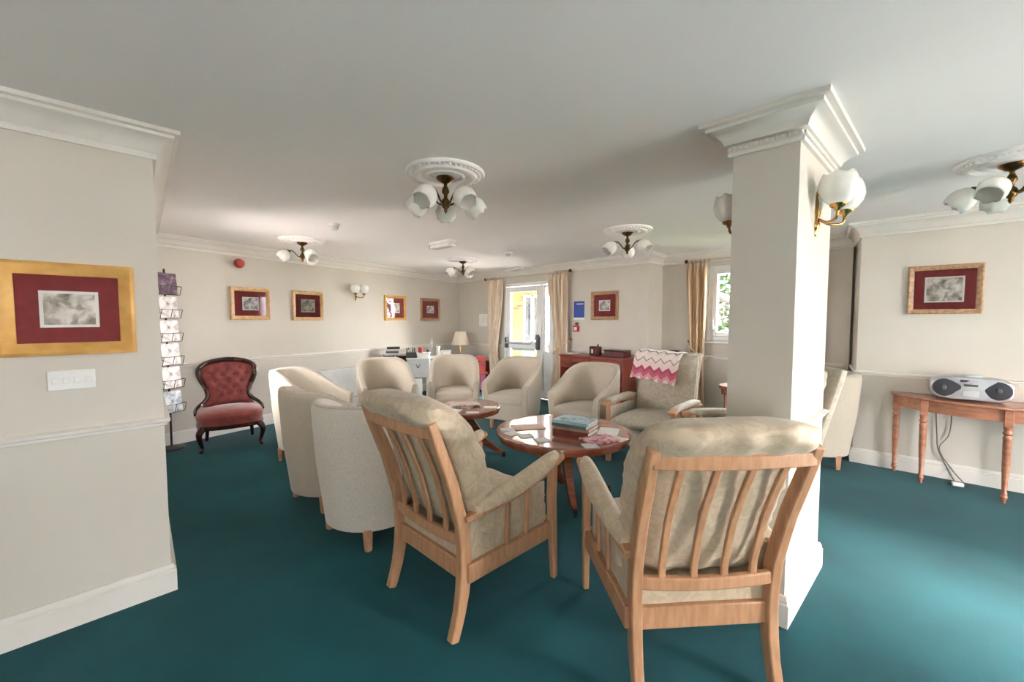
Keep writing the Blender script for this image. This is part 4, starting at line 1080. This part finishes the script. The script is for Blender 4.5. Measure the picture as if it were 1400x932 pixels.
# ------------------------------------------------------------------ brown sideboard on the back wall
s0 = gC.hit(780, 486)[0]+.10; s1 = gC.hit(857, 490, .3)[0]; zt = gC.hit(820, 486, .2)[1]
L_ = s1-s0; dp = .36
o = thing('sideboard', 'reddish brown sideboard with drawers on the back wall below the print', 'cabinet', gC.at(s0, .03, 0), gC.rz)
MB().bx(-.015, L_+.015, -dp-.015, 0, zt-.025, zt).build('top', 'red_brown', o, bevel=.006)
b = MB(); b.bx(0, .02, -dp, 0, .0, zt-.025); b.bx(L_-.02, L_, -dp, 0, 0, zt-.025); b.bx(.02, L_-.02, -.012, 0, .05, zt-.025); b.bx(.02, L_-.02, -dp+.01, -.01, .05, .07); b.bx(.02, L_-.02, -dp+.01, -.01, zt-.20, zt-.18); b.bx(L_/2-.01, L_/2+.01, -dp+.01, -.01, .07, zt-.03)
b.build('carcass', 'red_brown', o, bevel=.002)
for a_, c_ in ((.022, L_/2-.012), (L_/2+.012, L_-.022)):
    d_ = MB().bx(a_, c_, -dp-.004, -dp+.012, zt-.18, zt-.03).build('drawer', 'red_brown', o, bevel=.003)
    MB().tube(crom([((a_+c_)/2-.05, -dp-.005, zt-.09), ((a_+c_)/2-.03, -dp-.03, zt-.11), ((a_+c_)/2+.03, -dp-.03, zt-.11), ((a_+c_)/2+.05, -dp-.005, zt-.09)], 4), .006, 6).build('handle', 'antique_brass', d_, smooth=60)
for k in range(2):
    MB().bx(.022, L_-.022, -dp+.02, -.012, .25+.2*k, .265+.2*k).build('shelf', 'red_brown', o)
def onC(px_, py_, off, z): s, _ = gC.hit(px_, py_, off); return gC.at(s, off, z)
p = onC(814, 482, .2, zt); o = thing('tea_caddy', 'dark brown box with pale emblem and spout on the sideboard', 'box', p, gC.rz-.3)
MB().bx(-.075, .075, -.06, .06, 0, .135).build('body', 'maroon', o, bevel=.01)
MB().bx(-.02, .02, -.064, -.058, .035, .095).build('emblem', 'paper', o)
MB().tube([(.05, 0, .12), (.075, -.01, .15), (.085, -.02, .165)], .012, 6).build('spout', 'dark_wood', o, smooth=60)
p = onC(844, 482, .16, zt); o = thing('wooden_box', 'long flat maroon wooden box at the right end of the sideboard', 'box', p, gC.rz)
MB().bx(-.16, .16, -.10, .10, 0, .075).build('body', 'maroon', o, bevel=.004)
MB().bx(-.165, .165, -.105, .105, .075, .10).build('lid', 'dark_wood', o, bevel=.004)
tag(MB().bx(-.09, .09, -.06, .06, 0, .012).build('leaflet_stack', 'paper', loc=onC(784, 484, .18, zt), rz=gC.rz), 'pale leaflets at the left end of the sideboard', 'leaflet')

# ------------------------------------------------------------------ corner lamp, letter box
p = Vector((px(629.5, 8.15), 8.15, 0))
o = thing('lamp_table', 'small round table in the room corner under the lamp', 'table', (p.x, p.y, 0))
MB().lathe([(.20, .60), (.21, .61), (.21, .625), (.01, .63)], 28).build('table_top', 'red_brown', o, smooth=40)
MB().lathe([(.02, .03), (.03, .3), (.02, .55), (.06, .60)], 14).build('column', 'red_brown', o, smooth=50)
for k in range(3):
    a = 2*PI*k/3; MB().tube([(0, 0, .12), (.12*math.cos(a), .12*math.sin(a), .08), (.19*math.cos(a), .19*math.sin(a), .012)], [.02, .016, .012], 8).build('leg', 'red_brown', o, smooth=60)
o = thing('table_lamp', 'brass table lamp with cream pleated shade in the room corner', 'lamp', (p.x, p.y, .63))
zs0 = 1.40-(471-436)/FPX*8.15-.63; zs1 = 1.40-(453-436)/FPX*8.15-.63
MB().lathe([(.07, 0), (.072, .015), (.03, .03), (.012, .05), (.02, .08), (.012, .11), (.012, zs0+.06)], 18).build('base', 'brass', o, smooth=50)
n = 60; rr = []
for z, r in ((zs0, .178), (zs1, .095)):
    rr.append([Vector(((r+(.003 if k % 2 else -.003))*math.cos(2*PI*k/n), (r+(.003 if k % 2 else -.003))*math.sin(2*PI*k/n), z)) for k in range(n)])
MB().loft(rr, cap=False).build('shade', 'lamp_shade', o, solid=.004)
MB().ball((0, 0, zs0+.11), .035, 10, (1, 1, 1.3)).build('bulb', 'opal_glass', o, smooth=80)
p = gC.at(gC.hit(656.5, 505, .30)[0], .30, 0)
o = thing('letter_box', 'coral and pink toy letter box beside the left curtain', 'letter box', (p.x, p.y, 0), gC.rz+.5)
MB().lathe([(.115, 0), (.115, .045), (.105, .05)], 24).build('plinth', 'black', o, smooth=40)
MB().lathe([(.104, .05), (.104, .34)], 24).build('lower_drum', 'pink', o, smooth=40)
MB().lathe([(.15, .34), (.155, .36), (.15, .375)], 24).build('ledge', 'coral', o, smooth=40)
MB().lathe([(.104, .375), (.104, .63), (.112, .64), (.112, .665), (.09, .69), (.01, .70)], 24).build('upper_drum', 'coral', o, smooth=40)
MB().bx(-.05, .05, -.112, -.09, .585, .60).build('slot', 'black', o)
p = gC.at(gC.hit(664.5, 505, .10)[0], .10, 0)
tag(MB().bx(-.05, .05, -.08, .08, 0, .58).build('wooden_post', 'red_brown', loc=p, rz=gC.rz, bevel=.006), 'narrow red brown wooden stand between letter box and curtain', 'stand')

# ------------------------------------------------------------------ bookcase, trolley and tea things by the left wall
s0 = gB.hit(525, 500, .0)[0]; s1 = gB.hit(552, 500, .25)[0]
def at_depth(px_, Y): return px(px_, Y)
BCY = 6.85
cx0, cx1 = px(525, BCY), px(556, BCY); zt = 1.40-(486-436)/FPX*BCY
fB = math.atan2(.42, .91)   # bookcase and trolley front turned slightly from the left wall
def quad(name, label, cat, pxm, Y, rz, group=None):
    return thing(name, label, cat, (px(pxm, Y), Y, 0), rz, group)
rzq = math.radians(15)
o = quad('bookcase', 'dark wooden bookcase with two columns behind the tub chair', 'bookcase', 540, BCY, rzq)
bwid, bdep = .40, .30
b = MB()
for x in (-bwid/2, 0, bwid/2): b.bx(x-.012, x+.012, 0, bdep, 0, zt)
b.bx(-bwid/2, bwid/2, 0, bdep, zt-.024, zt); b.bx(-bwid/2, bwid/2, 0, bdep, 0, .04); b.bx(-bwid/2, bwid/2, bdep-.012, bdep, 0, zt)
b.build('carcass', 'dark_wood', o)
for k in range(2): MB().bx(-bwid/2, bwid/2, .01, bdep, .26+.24*k, .278+.24*k).build('shelf', 'dark_wood', o)
for x in (-bwid/2, 0, bwid/2): MB().bx(x-.012, x+.012, -.006, 0, 0, zt).build('front_strip', 'light_grey', o)
R = random.Random(4)
cols = ['black', 'maroon', 'grey_plastic', 'book_teal', 'black']
for k in range(4):
    bo_ = book(('lowest', 'second', 'third', 'topmost')[k]+' dark book of the stack on the bookcase', (px(533, BCY)+R.uniform(-.01, .01), BCY+.15, zt+.035*k), .21, .15, .033, rzq+R.uniform(-.1, .1), ('light_grey', 'grey_plastic', 'light_grey', 'black')[k], group='books on the dark bookcase')
flat('paper_stack', 'white papers beside the books on the dark bookcase', 'paper', (549, 483.5), .16, .2, .02, rzq, 'paper', z=zt)
# trolley with grey drawer
TRY = 6.62; zt2 = 1.40-(491-436)/FPX*TRY
o = quad('trolley', 'white trolley with pale grey emblem drawer behind the tub chairs', 'trolley', 571, TRY, rzq*.6)
b = MB()
MB().bx(-.18, .18, 0, .38, zt2-.30, zt2).build('drawer', 'light_grey', o, bevel=.008)
em = MB(); em.tube([(-.03, -.004, zt2-.08), (-.005, -.006, zt2-.14)], [.004, .010], 6); em.tube([(.025, -.004, zt2-.08), (.005, -.006, zt2-.14)], [.004, .010], 6)
em.build('emblem', 'grey_plastic', o)
MB().bx(-.19, .19, -.01, .39, zt2, zt2+.015).build('top', 'white_plastic', o, bevel=.004)
for x in (-.165, .165):
    for y in (.02, .36):
        MB().bx(x-.013, x+.013, y-.013, y+.013, .03, zt2-.30).build('leg', 'white_plastic', o)
        MB().lathe([(.028, -.01), (.03, 0), (.028, .01)], 12, Matrix.Translation((x, y, .03)) @ Matrix.Rotation(PI/2, 4, 'Y')).build('wheel', 'black', o, smooth=50)
MB().bx(-.15, .06, .01, .03, .05, zt2-.32).build('lower_panel', 'white_plastic', o)
MB().bx(-.17, .17, .02, .36, .06, .075).build('lower_shelf', 'white_plastic', o)
zc = zt2+.015
def onT(pxq, Y): return (px(pxq, Y), Y, zc)
o = thing('utensil_holder', 'dark holder full of black handled cutlery on the trolley', 'holder', onT(563, TRY+.14))
MB().bx(-.09, .09, -.06, .06, 0, .09).build('box', 'black', o, bevel=.006)
for k in range(8):
    x = -.075+.021*k; MB().bar([(x, -.03+.02*(k % 3), .06), (x+.02*math.sin(k*2.1), -.04, .16+.02*(k % 2))], .014, .008, up=(0, 1, 0)).build('handle', 'light_grey' if k % 2 else 'black', o)
o = thing('plastic_basket', 'white plastic basket beside the cutlery on the trolley', 'basket', onT(579, TRY+.12))
rr = [[Vector((sx*w_, sy*d_, z)) for sx, sy in ((-1, -1), (1, -1), (1, 1), (-1, 1))] for w_, d_, z in ((.085, .06, 0), (.105, .075, .085), (.110, .08, .09), (.10, .07, .085), (.08, .055, .006))]
MB().loft(rr).build('tub', 'white_plastic', o, bevel=.004)
tag(MB().lathe([(.030, 0), (.042, .13), (.040, .13), (.028, .006)], 20).build('red_cup', 'red_plastic', loc=(px(574.5, TRY+.2), TRY+.2, zc+.03), smooth=40), 'tall red plastic cup standing in the white basket', 'cup')
o = thing('condiment_jar', 'dark topped jars at the right of the white basket', 'jar', onT(584.5, TRY+.28))
MB().lathe([(.03, 0), (.032, .07), (.02, .085)], 14).build('jar', 'white_plastic', o, smooth=40)
MB().lathe([(.024, .085), (.024, .12), (.01, .125)], 14).build('lid', 'black', o, smooth=40)
# white tea table with mug tree in the corner
TTY = 7.25
o = quad('tea_table', 'white table with mugs along the left wall corner', 'table', 601, TTY, math.radians(8))
zq = 1.40-(487-436)/FPX*TTY
MB().bx(-.24, .24, -.22, .22, zq-.03, zq).build('table_top', 'white_plastic', o, bevel=.004)
for x in (-.21, .21):
    for y in (-.19, .19): MB().bx(x-.018, x+.018, y-.018, y+.018, 0, zq-.03).build('leg', 'white_plastic', o)
mt = thing('mug_tree', 'pale wooden mug tree on the white tea table', 'mug tree', (px(590.5, TTY), TTY, zq))
MB().lathe([(.06, 0), (.06, .012), (.012, .016)], 18).build('base', 'light_grey', mt, smooth=40)
MB().tube([(0, 0, .01), (0, 0, .31)], .011, 8).build('post', 'light_grey', mt, smooth=60)
for k in range(6):
    a = k*PI/3; z = .14 if k % 2 else .22; MB().tube([(0, 0, z), (.055*math.cos(a), .055*math.sin(a), z+.035)], .005, 6).build('peg', 'light_grey', mt, smooth=60)
def mug(label, x, y, z):
    o = thing('mug', label, 'mug', (x, y, z), group='white mugs')
    MB().lathe([(.036, 0), (.040, .09), (.036, .09), (.032, .006)], 18).build('cup', 'white_plastic', o, smooth=40)
    MB().tube([(.038, 0, .075), (.062, 0, .07), (.066, 0, .045), (.058, 0, .025), (.038, 0, .02)], .005, 6).build('handle', 'white_plastic', o, smooth=60)
mug('white mug just right of the mug tree', px(598.5, TTY), TTY+.02, zq); mug('white mug stacked behind the mug tree', px(599.5, TTY), TTY+.12, zq)
tag(MB().lathe([(.034, .002), (.034, .05), (.040, .09), (.036, .09), (.03, .01)], 18).build('stacked_cup', 'white_plastic', loc=(px(598.5, TTY), TTY+.02, zq+.092), smooth=40), 'white cup stacked on the mug right of the mug tree', 'mug')
o = thing('white_tin', 'white lidded box at the right end of the tea table', 'box', (px(610.5, TTY+.05), TTY+.05, zq), .2)
MB().bx(-.075, .075, -.05, .05, 0, .09).build('body', 'white_plastic', o, bevel=.006)
MB().bx(-.08, .08, -.055, .055, .09, .11).build('lid', 'light_grey', o, bevel=.004)

# ------------------------------------------------------------------ greeting card stand in the left recess
cs = gB.hit(229, 480, .16); cp = gB.at(cs[0], .16, 0); crz = gB.rz+math.radians(22)
o = thing('card_stand', 'tall wire greeting card stand half hidden by the near left wall', 'card stand', cp, crz)
MB().lathe([(.12, 0), (.12, .015), (.03, .03)], 24).build('base', 'wire', o, smooth=40)
MB().tube([(0, 0, .02), (0, 0, 1.93)], .010, 8).build('pole', 'wire', o, smooth=60)
TIER = [(1.66, 'card_purple'), (1.41, 'card_art'), (1.16, 'card_art'), (.91, 'card_art'), (.66, 'card_art'), (.40, 'card_blue')]
for i, (z, m) in enumerate(TIER):
    pk = MB(); hx = .112
    for zz, yy in ((0, -.06), (.09, -.085)):
        pk.tube([(-hx, yy, z+zz), (hx, yy, z+zz), (hx, -.015, z+zz), (-hx, -.015, z+zz)], .0028, 5, loop=True)
    for x in (-hx, 0, hx):
        pk.tube([(x, -.015, z+.22), (x, -.015, z), (x, -.06, z), (x, -.085, z+.09)], .0028, 5)
    pk.tube([(0, 0, z+.02), (0, -.018, z+.02)], .004, 5)
    pk.build('wire_pocket', 'wire', o, smooth=60)
nm = ('purple greeting card in the topmost', 'pale greeting card in the second', 'pale greeting card in the third', 'pale greeting card in the fourth', 'pale greeting card in the fifth', 'bluish greeting card in the lowest')
Rt = Matrix.Rotation(crz, 4, 'Z')
for i, (z, m) in enumerate(TIER):
    q = cp+(Rt @ Vector((0, -.050, 0)))
    tag(MB().bx(-.098, .098, -.004, .004, 0, .225, Matrix.Rotation(math.radians(-6), 4, 'X')).build('greeting_card', m, loc=(q.x, q.y, z+.004), rz=crz), nm[i]+' tier of the wire stand', 'card', 'greeting cards in the wire stand')
